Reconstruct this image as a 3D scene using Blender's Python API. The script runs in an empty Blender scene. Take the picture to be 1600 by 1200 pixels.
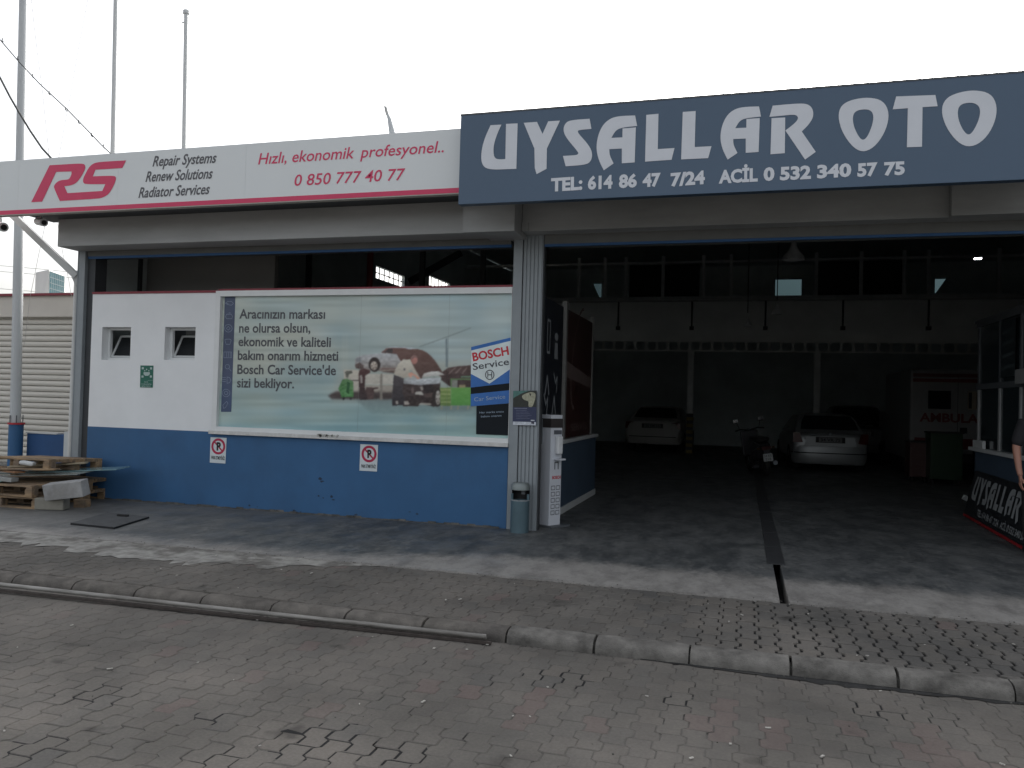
import bpy, math, random
from mathutils import Vector, Matrix
from mathutils.geometry import tessellate_polygon
from math import radians, sin, cos, pi
random.seed(7)
S = bpy.context.scene
COL = S.collection

# ------------------------------------------------------------------ camera
F, YAW, PIT, ROLL, EYE, D = 1250.0, radians(-16.15), radians(1.1), radians(1.56), 1.65, 9.1192
fw = Vector((sin(YAW)*cos(PIT), cos(YAW)*cos(PIT), sin(PIT)))
_r = Vector((cos(YAW), -sin(YAW), 0)); _u = _r.cross(fw)
RT = _r*cos(ROLL) + _u*sin(ROLL); UP = -_r*sin(ROLL) + _u*cos(ROLL)
CAMP = Vector((0, -D, EYE))
cam = bpy.data.cameras.new('camera'); camo = bpy.data.objects.new('camera', cam); COL.objects.link(camo)
cam.sensor_width = 36; cam.lens = 36*F/1600; cam.clip_end = 2000; cam.clip_start = 0.05
camo.matrix_world = Matrix.Translation(CAMP) @ Matrix((RT, UP, -fw)).transposed().to_4x4()
S.camera = camo

# ------------------------------------------------------------------ light
SUN_EL, SUN_ROT = radians(30), radians(12)
w = bpy.data.worlds.new('World'); S.world = w; w.use_nodes = True
nt = w.node_tree; nt.nodes.clear()
sky = nt.nodes.new('ShaderNodeTexSky'); sky.sky_type = 'NISHITA'; sky.sun_disc = False
sky.sun_elevation = SUN_EL; sky.sun_rotation = SUN_ROT; sky.dust_density = 6; sky.air_density = 1.0; sky.ozone_density = 1
hs = nt.nodes.new('ShaderNodeHueSaturation'); hs.inputs['Saturation'].default_value = 0.22
bg = nt.nodes.new('ShaderNodeBackground'); bg.inputs['Strength'].default_value = 0.15
wo = nt.nodes.new('ShaderNodeOutputWorld')
nt.links.new(sky.outputs[0], hs.inputs['Color']); nt.links.new(hs.outputs[0], bg.inputs[0]); nt.links.new(bg.outputs[0], wo.inputs[0])
sl = bpy.data.lights.new('sun', 'SUN'); sl.energy = 0.5; sl.angle = radians(25); sl.color = (1, .95, .88)
so = bpy.data.objects.new('sun', sl); COL.objects.link(so)
sd = Vector((sin(SUN_ROT)*cos(SUN_EL), cos(SUN_ROT)*cos(SUN_EL), sin(SUN_EL)))
so.rotation_euler = (-sd).to_track_quat('-Z', 'Y').to_euler()
vs = S.view_settings; vs.view_transform = 'Standard'; vs.look = 'None'; vs.gamma = 1; vs.use_curve_mapping = False
vs.exposure = 1.17
S.cycles.max_bounces = 8; S.cycles.diffuse_bounces = 6

# ------------------------------------------------------------------ helpers
def ray(px, py): return fw + RT*((px-800)/F) - UP*((py-600)/F)
def PY(px, py, Y):
    d = ray(px, py); return CAMP + d*((Y+D)/d.y)
def PZ(px, py, Z):
    d = ray(px, py); return CAMP + d*((Z-EYE)/d.z)
def PX(px, py, X):
    d = ray(px, py); return CAMP + d*(X/d.x)
def proj(p):
    v = Vector(p)-CAMP; q = v.dot(fw)
    if q <= .1: return (-9999, -9999)
    return (800+F*v.dot(RT)/q, 600-F*v.dot(UP)/q)
def zo(ox, oy, s):
    return lambda pts: [((ox+p[0]/s), (oy+p[1]/s)) + tuple(p[2:]) for p in pts]
def s2l(c):
    c /= 255; return c/12.92 if c <= .04045 else ((c+.055)/1.055)**2.4
def disp(r, g, b, k=.43): return tuple(min(.85, s2l(c)/k) for c in (r, g, b))

MATS = {}
def mat(name, col, rough=.65, var=.12, scale=6, bump=0, metal=0, col2=None, mix=(.45, .6), stretch=(1, 1, 1), spec=.4, detail=6, bscale=60, vmix=1.0):
    if name in MATS: return MATS[name]
    m = bpy.data.materials.new(name); m.use_nodes = True; MATS[name] = m
    n = m.node_tree.nodes; L = m.node_tree.links; b = n['Principled BSDF']
    b.inputs['Roughness'].default_value = rough; b.inputs['Metallic'].default_value = metal
    b.inputs['Specular IOR Level'].default_value = spec
    tc = n.new('ShaderNodeTexCoord'); mp = n.new('ShaderNodeMapping'); mp.inputs['Scale'].default_value = stretch
    L.new(tc.outputs['Object'], mp.inputs[0])
    no = n.new('ShaderNodeTexNoise'); no.inputs['Scale'].default_value = scale; no.inputs['Detail'].default_value = detail; no.inputs['Roughness'].default_value = .6
    L.new(mp.outputs[0], no.inputs['Vector'])
    mr = n.new('ShaderNodeMapRange'); mr.inputs[1].default_value = .3; mr.inputs[2].default_value = .7
    mr.inputs[3].default_value = 1-var; mr.inputs[4].default_value = 1+var*.7; L.new(no.outputs[0], mr.inputs[0])
    src = None
    if col2:
        n2 = n.new('ShaderNodeTexNoise'); n2.inputs['Scale'].default_value = scale*.35; n2.inputs['Detail'].default_value = 8; n2.inputs['Roughness'].default_value = .65
        L.new(mp.outputs[0], n2.inputs['Vector'])
        rp = n.new('ShaderNodeValToRGB'); rp.color_ramp.elements[0].position = mix[0]; rp.color_ramp.elements[1].position = mix[1]
        rp.color_ramp.elements[0].color = (*col, 1); rp.color_ramp.elements[1].color = (*col2, 1)
        L.new(n2.outputs[0], rp.inputs[0]); src = rp.outputs[0]
    mx = n.new('ShaderNodeVectorMath'); mx.operation = 'SCALE'
    if src: L.new(src, mx.inputs[0])
    else: mx.inputs[0].default_value = col
    L.new(mr.outputs[0], mx.inputs['Scale']); L.new(mx.outputs[0], b.inputs['Base Color'])
    if bump:
        nb = n.new('ShaderNodeTexNoise'); nb.inputs['Scale'].default_value = bscale; nb.inputs['Detail'].default_value = 5
        L.new(mp.outputs[0], nb.inputs['Vector'])
        bp = n.new('ShaderNodeBump'); bp.inputs['Strength'].default_value = bump; bp.inputs['Distance'].default_value = .01
        L.new(nb.outputs[0], bp.inputs['Height']); L.new(bp.outputs[0], b.inputs['Normal'])
    return m
def emis(name, col, st):
    m = mat(name, col); b = m.node_tree.nodes['Principled BSDF']
    b.inputs['Emission Color'].default_value = (*col, 1); b.inputs['Emission Strength'].default_value = st; return m

ORG = {}
class MB:
    def __init__(s): s.v = []; s.f = []
    def add(s, vs, fs):
        o = len(s.v); s.v += [Vector(p) for p in vs]; s.f += [tuple(i+o for i in f) for f in fs]; return s
    def box(s, a, b, R=None, c=None):
        x0, y0, z0 = a; x1, y1, z1 = b
        vs = [Vector(p) for p in ((x0,y0,z0),(x1,y0,z0),(x1,y1,z0),(x0,y1,z0),(x0,y0,z1),(x1,y0,z1),(x1,y1,z1),(x0,y1,z1))]
        if R is not None:
            c = Vector(c) if c is not None else (Vector(a)+Vector(b))/2
            vs = [R @ (p-c) + c for p in vs]
        return s.add(vs, [(0,3,2,1),(4,5,6,7),(0,1,5,4),(1,2,6,5),(2,3,7,6),(3,0,4,7)])
    def beam(s, p, q, wx, wz=None, up=(0,0,1)):
        p, q = Vector(p), Vector(q); wz = wz or wx; d = (q-p).normalized(); u = Vector(up)
        if abs(d.dot(u)) > .98: u = Vector((0,1,0))
        a = d.cross(u).normalized()*wx/2; b = a.cross(d).normalized()*wz/2
        return s.add([p-a-b,p+a-b,p+a+b,p-a+b,q-a-b,q+a-b,q+a+b,q-a+b], [(0,3,2,1),(4,5,6,7),(0,1,5,4),(1,2,6,5),(2,3,7,6),(3,0,4,7)])
    def tube(s, pts, r, n=10, cap=True):
        pts = [Vector(p) for p in pts]; rs = r if isinstance(r, (list, tuple)) else [r]*len(pts)
        rings = []; prev = None
        for i, p in enumerate(pts):
            d = (pts[min(i+1, len(pts)-1)]-pts[max(i-1, 0)]).normalized()
            if prev is None:
                u = Vector((0,0,1)) if abs(d.z) < .9 else Vector((1,0,0)); a = d.cross(u).normalized()
            else: a = (prev-d*prev.dot(d)).normalized()
            prev = a; b = d.cross(a); rings.append([p+(a*cos(2*pi*k/n)+b*sin(2*pi*k/n))*rs[i] for k in range(n)])
        o = len(s.v); s.v += [v for R_ in rings for v in R_]
        for i in range(len(pts)-1):
            for k in range(n):
                s.f.append((o+i*n+k, o+i*n+(k+1) % n, o+(i+1)*n+(k+1) % n, o+(i+1)*n+k))
        if cap: s.f.append(tuple(o+k for k in range(n))[::-1]); s.f.append(tuple(o+(len(pts)-1)*n+k for k in range(n)))
        return s
    def lathe(s, c, prof, n=24, a0=0, a1=2*pi, ax='z'):
        o = len(s.v); full = abs(a1-a0-2*pi) < 1e-4; m = n if full else n+1
        for r, z in prof:
            for k in range(m):
                t = a0+(a1-a0)*k/n
                p = Vector((r*cos(t), r*sin(t), z))
                if ax == 'x': p = Vector((z, r*cos(t), r*sin(t)))
                if ax == 'y': p = Vector((r*sin(t), z, r*cos(t)))
                s.v.append(Vector(c)+p)
        for i in range(len(prof)-1):
            for k in range(n):
                k2 = (k+1) % m
                s.f.append((o+i*m+k, o+i*m+k2, o+(i+1)*m+k2, o+(i+1)*m+k))
        return s
    def prism(s, poly, ex):   # poly: list of 3D pts, ex: extrusion vector
        n = len(poly); poly = [Vector(p) for p in poly]; ex = Vector(ex)
        return s.add(poly+[p+ex for p in poly], [tuple(range(n))[::-1], tuple(range(n, 2*n))]+[(i, (i+1) % n, n+(i+1) % n, n+i) for i in range(n)])
    def mesh(s, name, off=None):
        m = bpy.data.meshes.new(name); o = off or Vector((0,0,0))
        m.from_pydata([tuple(v-o) for v in s.v], [], s.f); m.update(); return m
    def build(s, name, m, parent=None, smooth=False, bevel=0, label=None):
        off = ORG.get(parent.name) if parent else None
        if off is None and parent is not None:
            p = parent
            while p and p.name not in ORG: p = p.parent
            off = ORG.get(p.name) if p else None
        me = s.mesh(name, off); me.materials.append(m)
        o = bpy.data.objects.new(name, me); COL.objects.link(o)
        if parent: o.parent = parent
        if smooth:
            for f in me.polygons: f.use_smooth = True
            me.set_sharp_from_angle(angle=radians(40))
        if bevel:
            b = o.modifiers.new('bevel', 'BEVEL'); b.width = bevel; b.segments = 2; b.limit_method = 'ANGLE'
        if label: o['label'] = label
        return o
def tag(o, label=None, cat=None, group=None, kind=None):
    if label: o['label'] = label
    if cat: o['category'] = cat
    if group: o['group'] = group
    if kind: o['kind'] = kind
    return o
def thing(name, loc, label, cat, group=None, rz=0):
    o = bpy.data.objects.new(name, None); COL.objects.link(o); o.location = loc; o.rotation_euler = (0, 0, rz)
    o.empty_display_size = .2
    ORG[o.name] = Vector(loc); return tag(o, label, cat, group)
def local(name, label, cat, group=None):       # authored about the origin, placed afterwards
    o = thing(name, (0,0,0), label, cat, group); return o
def copy_tree(o, parent=None):
    c = o.copy(); COL.objects.link(c); c.parent = parent
    for ch in list(o.children): copy_tree(ch, c)
    return c
def struct(name, mb, m): return tag(mb.build(name, m), kind='structure')

# ---- flat print: bases, polygons, strokes, text
class Basis:
    def __init__(s, o, u, v, n): s.o, s.u, s.v, s.n = Vector(o), Vector(u), Vector(v), Vector(n)
    def at(s, a, b, k=0): return s.o + s.u*a + s.v*b + s.n*k
def facade(Y): return Basis((0, Y, 0), (1,0,0), (0,0,1), (0,-1,0))
def chaikin(pts, it=2):
    pts = [(p[0], p[1], (p[2] if len(p) > 2 else 0)) for p in pts]
    for _ in range(it):
        out = []; n = len(pts)
        for i, p in enumerate(pts):
            if p[2]:
                a = pts[i-1]; b = pts[(i+1) % n]
                out.append((p[0]*.75+a[0]*.25, p[1]*.75+a[1]*.25, 1)); out.append((p[0]*.75+b[0]*.25, p[1]*.75+b[1]*.25, 1))
            else: out.append(p)
        pts = out
    return [(p[0], p[1]) for p in pts]
def pxuv(pts, Y):
    r = []
    for p in pts:
        q = PY(p[0], p[1], Y); r.append((q.x, q.z))
    return r
def polys(mb, loops, B, k):
    ls = [[Vector((p[0], p[1], 0)) for p in l] for l in loops]
    tri = tessellate_polygon(ls); flat = [p for l in ls for p in l]
    out = []
    for t in tri:
        a, b, c = [flat[i] for i in t]
        if (b-a).cross(c-a).z < 0: t = (t[0], t[2], t[1])
        out.append(tuple(t))
    mb.add([B.at(p.x, p.y, k) for p in flat], out); return mb
def pp(mb, pts, Y, k, smooth=0):     # polygon traced in photo pixels, laid on the facade plane Y
    if smooth: pts = chaikin(pts, smooth)
    return polys(mb, [pxuv(pts, Y)], facade(Y), k)
def stroke(mb, uv, wd, B, k, closed=False):
    n = len(uv)
    for i in range(n if closed else n-1):
        a = Vector(uv[i]); b = Vector(uv[(i+1) % n]); d = (b-a)
        if d.length < 1e-6: continue
        d.normalize(); m = Vector((-d.y, d.x))*wd/2; e = d*wd*.3
        q = [a-e-m, b+e-m, b+e+m, a-e+m]
        mb.add([B.at(p.x, p.y, k+i*1e-5) for p in q], [(0,1,2,3)])
    return mb
def ell(cx, cy, rx, ry, n=20): return [(cx+rx*cos(2*pi*i/n), cy+ry*sin(2*pi*i/n)) for i in range(n)]
CAP = [None]
def glyphs(s, bold=0):
    c = bpy.data.curves.new('t', 'FONT'); c.body = s; c.offset = bold; c.resolution_u = 3
    o = bpy.data.objects.new('t', c); COL.objects.link(o)
    dg = bpy.context.evaluated_depsgraph_get(); dg.update()
    m = bpy.data.meshes.new_from_object(o.evaluated_get(dg))
    vs = [v.co.copy() for v in m.vertices]; fs = [tuple(p.vertices) for p in m.polygons]
    bpy.data.objects.remove(o); bpy.data.curves.remove(c); bpy.data.meshes.remove(m)
    return vs, fs
def cap():
    if CAP[0] is None: CAP[0] = max(v.y for v in glyphs('H')[0])
    return CAP[0]
def text(mb, s, B, a, b, h, k, shear=0, bold=0):   # a, b: (u,v) baseline ends; h: capital height
    vs, fs = glyphs(s, bold)
    x0 = min(v.x for v in vs); x1 = max(v.x for v in vs); c = cap()
    a, b = Vector(a), Vector(b); d = b-a; L = d.length - shear*h; e = d.normalized(); up = Vector((-e.y, e.x))
    out = []
    for v in vs:
        x = (v.x-x0)/(x1-x0)*L; y = v.y/c*h; p = a+e*(x+shear*y)+up*y; out.append(B.at(p.x, p.y, k))
    mb.add(out, fs); return mb
def ptext(mb, s, Y, x0, y0, x1, y1, hpx, k, shear=0, bold=0):
    A = PY(x0, y0, Y); Bq = PY(x1, y1, Y); T = PY(x0, y0-hpx, Y)
    return text(mb, s, facade(Y), (A.x, A.z), (Bq.x, Bq.z), T.z-A.z, k, shear, bold)

# ------------------------------------------------------------------ materials
wall_white = mat('wall_white', (.80,.82,.83), .8, .04, 1.2, .08, col2=(.75,.77,.78), bscale=90)
wall_blue = mat('wall_blue', (.036,.120,.262), .6, .12, 1.5, .06, col2=(.034,.105,.225), bscale=70)
steel = mat('steel_grey', (.26,.29,.31), .45, .08, 5)
steel_dark = mat('steel_dark', (.10,.11,.12), .5, .1, 4)
beam_m = mat('beam_grey', (.40,.41,.41), .55, .14, 1.1, .03, col2=(.31,.32,.315), stretch=(.5,1,2))
fascia_dark = mat('fascia_dark', (.05,.055,.06), .6, .1)
housing = mat('shutter_housing', (.14,.145,.14), .55, .1, 3)
stripe_blue = mat('stripe_blue', (.025,.10,.25), .5, .05)
red_trim = mat('red_trim', (.22,.03,.045), .5, .15)
frame_white = mat('frame_white', (.72,.74,.74), .4, .04)
frame_grey = mat('frame_grey', (.55,.57,.57), .4, .05)
conc_light = mat('concrete_light', (.30,.29,.27), .85, .2, 7, .25, col2=(.23,.225,.215))
roof_m = mat('roof_sheet', (.5,.55,.55), .6, .1)
inner = mat('inner_wall', (.60,.66,.66), .85, .15, 1)
inner_lt = mat('inner_wall_light', (.72,.74,.72), .8, .12, 1)
floor_in = None
rubber = mat('rubber', (.02,.02,.02), .8, .1)
black = mat('black', (.012,.013,.015), .5, .1)
chrome = mat('chrome', (.6,.6,.6), .2, .02, metal=1)
wood = mat('pallet_wood', (.33,.225,.13), .85, .4, 4, .2, col2=(.17,.13,.095), stretch=(1,6,6))
glassd = mat('dark_glass', (.012,.014,.016), .06, 0, spec=.6)

# ------------------------------------------------------------------ ground, street, kerb, sidewalk, floor
struct('ground', MB().box((-220,-220,-.4), (220,260,-.05)), mat('ground_earth', (.16,.155,.145), .9, .2, .4, .1))

def grit(name, col, col2, dark=None):
    """joint sand / paver surface, noise in world space"""
    m = mat(name, col, .92, .22, 30, .35, col2=col2, bscale=260); return m
PG = .0
def paver_mat(name, cols, rough=.85):
    m = bpy.data.materials.new(name); m.use_nodes = True
    n = m.node_tree.nodes; L = m.node_tree.links; b = n['Principled BSDF']; b.inputs['Roughness'].default_value = rough
    b.inputs['Specular IOR Level'].default_value = .35
    oi = n.new('ShaderNodeObjectInfo'); ge = n.new('ShaderNodeNewGeometry')
    ad = n.new('ShaderNodeMath'); ad.operation = 'ADD'; L.new(oi.outputs['Random'], ad.inputs[0]); L.new(ge.outputs['Random Per Island'], ad.inputs[1])
    fr = n.new('ShaderNodeMath'); fr.operation = 'FRACT'; L.new(ad.outputs[0], fr.inputs[0])
    rp = n.new('ShaderNodeValToRGB'); rp.color_ramp.interpolation = 'LINEAR'
    e = rp.color_ramp.elements; e[0].color = (*cols[0], 1); e[1].color = (*cols[-1], 1)
    for i, c in enumerate(cols[1:-1]):
        x = e.new((i+1)/(len(cols)-1)); x.color = (*c, 1)
    L.new(fr.outputs[0], rp.inputs[0])
    big = n.new('ShaderNodeTexNoise'); big.inputs['Scale'].default_value = 1.1; big.inputs['Detail'].default_value = 7; big.inputs['Roughness'].default_value = .62
    fine = n.new('ShaderNodeTexNoise'); fine.inputs['Scale'].default_value = 55; fine.inputs['Detail'].default_value = 6; fine.inputs['Roughness'].default_value = .7
    L.new(ge.outputs['Position'], big.inputs['Vector']); L.new(ge.outputs['Position'], fine.inputs['Vector'])
    m1 = n.new('ShaderNodeMapRange'); m1.inputs[1].default_value = .3; m1.inputs[2].default_value = .68; m1.inputs[3].default_value = .74; m1.inputs[4].default_value = 1.12; L.new(big.outputs[0], m1.inputs[0])
    m2 = n.new('ShaderNodeMapRange'); m2.inputs[1].default_value = .3; m2.inputs[2].default_value = .7; m2.inputs[3].default_value = .82; m2.inputs[4].default_value = 1.14; L.new(fine.outputs[0], m2.inputs[0])
    # dust film: pale dust in irregular patches hides part of the paver colour
    du = n.new('ShaderNodeTexNoise'); du.inputs['Scale'].default_value = .55; du.inputs['Detail'].default_value = 9; du.inputs['Roughness'].default_value = .7
    L.new(ge.outputs['Position'], du.inputs['Vector'])
    dr = n.new('ShaderNodeMapRange'); dr.inputs[1].default_value = .42; dr.inputs[2].default_value = .66; dr.inputs[3].default_value = .15; dr.inputs[4].default_value = .75; L.new(du.outputs[0], dr.inputs[0])
    mu = n.new('ShaderNodeMath'); mu.operation = 'MULTIPLY'; L.new(m1.outputs[0], mu.inputs[0]); L.new(m2.outputs[0], mu.inputs[1])
    mx = n.new('ShaderNodeMix'); mx.data_type = 'RGBA'; L.new(dr.outputs[0], mx.inputs[0]); L.new(rp.outputs[0], mx.inputs[6]); mx.inputs[7].default_value = (.178,.161,.142,1)
    sc = n.new('ShaderNodeVectorMath'); sc.operation = 'SCALE'; L.new(mx.outputs[2], sc.inputs[0]); L.new(mu.outputs[0], sc.inputs['Scale'])
    # oil spots
    vo = n.new('ShaderNodeTexNoise'); vo.inputs['Scale'].default_value = 2.6; vo.inputs['Detail'].default_value = 3; L.new(ge.outputs['Position'], vo.inputs['Vector'])
    vr = n.new('ShaderNodeMapRange'); vr.inputs[1].default_value = .67; vr.inputs[2].default_value = .74; vr.inputs[3].default_value = 1; vr.inputs[4].default_value = .55; L.new(vo.outputs[0], vr.inputs[0])
    s3 = n.new('ShaderNodeVectorMath'); s3.operation = 'SCALE'; L.new(sc.outputs[0], s3.inputs[0]); L.new(vr.outputs[0], s3.inputs['Scale'])
    L.new(s3.outputs[0], b.inputs['Base Color'])
    bp = n.new('ShaderNodeBump'); bp.inputs['Strength'].default_value = .35; bp.inputs['Distance'].default_value = .004; L.new(fine.outputs[0], bp.inputs['Height']); L.new(bp.outputs[0], b.inputs['Normal'])
    return m
pav_grey = paver_mat('paver_grey', [(.118,.110,.100),(.142,.133,.119),(.128,.122,.112),(.152,.139,.123)])
pav_pink = paver_mat('paver_pink', [(.158,.123,.113),(.15,.122,.112),(.163,.128,.118)])
pav_dark = paver_mat('paver_dark', [(.10,.098,.094),(.125,.12,.112),(.11,.107,.10)])
sand = mat('joint_sand', (.125,.117,.107), .95, .3, 7, .3, col2=(.02,.019,.018), mix=(.56,.62))
sand_dark = mat('joint_dark', (.012,.012,.013), .9, .5, 5, .3, col2=(.05,.048,.045), mix=(.55,.7))

PW, PL, PA = .1255, .205, .015
def paver_mesh(ph, g, name, m):
    hw = PW/2-g; h2 = PL/2-min(g*.8, .0035)
    ys = [(-1, 0), (-.9, 1), (-.1, 1), (.1, -1), (.9, -1), (1, 0)]
    s = 1 if ph == 0 else -1
    left = [(-hw+s*PA*a, y*h2) for y, a in ys]; right = [(hw+s*PA*a, y*h2) for y, a in ys]
    out = right+left[::-1]
    c = .0045
    def inset(p): return (p[0]-math.copysign(c, p[0]-s*0), p[1]-math.copysign(c, p[1]) if abs(abs(p[1])-h2) < 1e-6 else p[1])
    n = len(out); top = []
    for i, p in enumerate(out):
        side = 1 if i < 6 else -1
        y = p[1]
        if abs(abs(y)-h2) < 1e-6: y -= math.copysign(c, y)
        top.append((p[0]-side*c, y))
    mb = MB(); mb.v = [Vector((x, y, 0)) for x, y in top]+[Vector((x, y, -.004)) for x, y in out]+[Vector((x, y, -.016)) for x, y in out]
    mb.f = [tuple(range(n))]+[(n+i, n+(i+1) % n, (i+1) % n, i) for i in range(n)]+[(2*n+i, 2*n+(i+1) % n, n+(i+1) % n, n+i) for i in range(n)]
    me = mb.mesh(name); me.materials.append(m); return me, mb
SPOTS = [(PZ(*q, 0), rd) for q, rd in (((875,1060),.20), ((1060,1095),.10), ((500,1160),.24), ((140,1085),.20), ((620,1175),.14), ((60,1170),.16), ((340,1120),.10), ((1370,1110),.16), ((770,1065),.08))]
def near_spot(x, y): return any(((x-p_.x)**2+((y-p_.y)*1.3)**2)**.5 < rd for p_, rd in SPOTS)
def pave(parent, x0, x1, y0, y1, z, kind, seed, stuffname):
    rnd = random.Random(seed)
    cache = {}
    def gm(ph, mk, g):
        key = (ph, mk, g)
        if key not in cache: cache[key] = paver_mesh(ph, g, 'paver', {'g': pav_grey, 'p': pav_pink, 'd': pav_dark}[mk])
        return cache[key]
    spots = []
    i0, i1 = int(x0/PW), int(x1/PW)
    for i in range(i0, i1):
        ph = i % 2
        j0 = math.floor(y0/PL)
        for j in range(j0, int(y1/PL)+2):
            x = (i+.5)*PW; y = (j+.5+(.5 if ph else 0))*PL
            ya, yb_ = max(y0, y-PL/2), min(y1, y+PL/2); sy_ = (yb_-ya)/PL
            if sy_ < .22: continue
            y = (ya+yb_)/2
            zz = (z if kind == 'street' else z-.022*max(0, min(1, (-2.5-y)/1.2)))+rnd.uniform(-.0025, .002)
            if kind == 'street':
                band = abs(y-(-4.78+.04*x)) < .22 and -1.5 < x < 1.1
                mk = 'p' if (rnd.random() < (.36 if band else .028)) else 'g'
                g = .0013 if rnd.random() < .8 else .003
                if near_spot(x, y): g = .0048; mk = 'd' if rnd.random() < .35 else mk
            else:
                mk = 'd' if x > -.2+rnd.uniform(-.8,.8) and rnd.random() < .8 else ('p' if rnd.random() < .03 else 'g'); g = .0088 if x > .15+rnd.uniform(-.35,.35) else (.0045 if x > -.6 else .0018)
            q = proj((x, y, z)); inv = -40 < q[0] < 1640 and -40 < q[1] < 1240
            spots.append((0 if inv else 1, (Vector((x,y,z))-CAMP).length, x, y, zz, ph, mk, g, rnd.uniform(-.012,.012), rnd.uniform(-.01,.01), rnd.uniform(-.012,.012), sy_))
    spots.sort()
    first = spots[:300]
    for sp in first:
        _, _, x, y, zz, ph, mk, g, rx, ry, rz, sy_ = sp
        o = bpy.data.objects.new('paver', gm(ph, mk, g)[0]); COL.objects.link(o); o.parent = parent
        o.location = (x, y, zz); o.rotation_euler = (rx*.6, ry*.6, rz); o.scale = (1, sy_, 1)
    rest = {}
    for sp in spots[300:]: rest.setdefault(sp[6], []).append(sp)
    vs, fs, mi = [], [], []; mats_ = []
    for mk, lst in rest.items():
        idx = len(mats_); mats_.append({'g': pav_grey, 'p': pav_pink, 'd': pav_dark}[mk])
        for _, _, x, y, zz, ph, _, g, rx, ry, rz, sy_ in lst:
            mb = gm(ph, mk, g)[1]; o = len(vs); c, s_ = cos(rz), sin(rz)
            for v in mb.v: vs.append((x+v.x*c-v.y*sy_*s_, y+v.x*s_+v.y*sy_*c, zz+v.z+v.y*rx*.6-v.x*ry*.6))
            for f in mb.f: fs.append(tuple(o+k for k in f)); mi.append(idx)
    me = bpy.data.meshes.new(stuffname); me.from_pydata(vs, [], fs); me.update()
    for m in mats_: me.materials.append(m)
    me.polygons.foreach_set('material_index', mi)
    o = bpy.data.objects.new(stuffname, me); COL.objects.link(o); o.parent = parent; o['kind'] = 'stuff'

street = struct('street', MB().box((-60,-60,-.046), (60,-3.80,-.0035)), sand)
mb = MB(); rr = random.Random(21)
for p_, rd in SPOTS:
    polys(mb, [[(p_.x+rd*rr.uniform(.9,1.4)*cos(i*pi/7), p_.y+rd*.8*rr.uniform(.9,1.4)*sin(i*pi/7)) for i in range(14)]], Basis((0,0,-.0026),(1,0,0),(0,1,0),(0,0,1)), 0)
mb.build('wet_joints', sand_dark, street)['kind'] = 'stuff'
pave(street, -13, 7, -11, -3.87, 0, 'street', 3, 'paver_field')
sidewalk = struct('sidewalk', MB().prism([(-40,-3.75,-.04),(-40,-2.452,-.04),(-40,-2.452,.1045),(-40,-3.75,.082)], (39.65,0,0)), sand)
MB().prism([(-.35,-3.75,-.04),(-.35,-2.452,-.04),(-.35,-2.452,.0985),(-.35,-3.75,.0765)], (40,0,0)).build('joint_bed', sand_dark, sidewalk)
pave(sidewalk, -11, 6.5, -3.754, -2.454, .1105, 'walk', 5, 'paver_field')

kerb_m = mat('kerb_concrete', (.19,.181,.166), .9, .38, 9, .6, col2=(.09,.085,.078), mix=(.46,.66), bscale=110)
kerb_old = mat('kerb_dusty', (.155,.142,.126), .94, .35, 8, .6, col2=(.10,.092,.084), mix=(.45,.65), bscale=90)
kerb = struct('kerb', MB().box((-40,-3.86,-.04), (40,-3.75,.045)), mat('mortar', (.10,.098,.09), .95, .3, 20))
kp = [(-3.893,-.02),(-3.895,.02),(-3.89,.044),(-3.878,.066),(-3.858,.082),(-3.832,.089),(-3.757,.0925),(-3.757,-.02)]
x = -1.512-.608*18
while x < 8:
    lo = -.010 if x < -1.7 else 0
    g = .006 if random.random() < .7 else .012
    dy = random.uniform(-.006,.006)
    kmm = kerb_old if x < -1.6 else kerb_m
    ks = MB(); nk = 9; npf = len(kp)
    for i_ in range(nk+1):
        e_ = .004 if i_ in (0, nk) else 0
        ks.v += [Vector((x+g+(.608-2*g)*i_/nk, a+dy+(e_ if a < -3.8 else 0)+random.uniform(-.0022,.0022)*(b > .03), b+lo-(e_ if b > .06 else 0)+random.uniform(-.0022,.0018)*(b > .03))) for a, b in kp]
    for i_ in range(nk):
        for k_ in range(npf): ks.f.append((i_*npf+k_, i_*npf+(k_+1) % npf, (i_+1)*npf+(k_+1) % npf, (i_+1)*npf+k_))
    ks.f += [tuple(range(npf))[::-1], tuple(range(nk*npf, (nk+1)*npf))]
    ks.build('kerb_stone', kmm, kerb, smooth=True)
    x += .608

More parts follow.
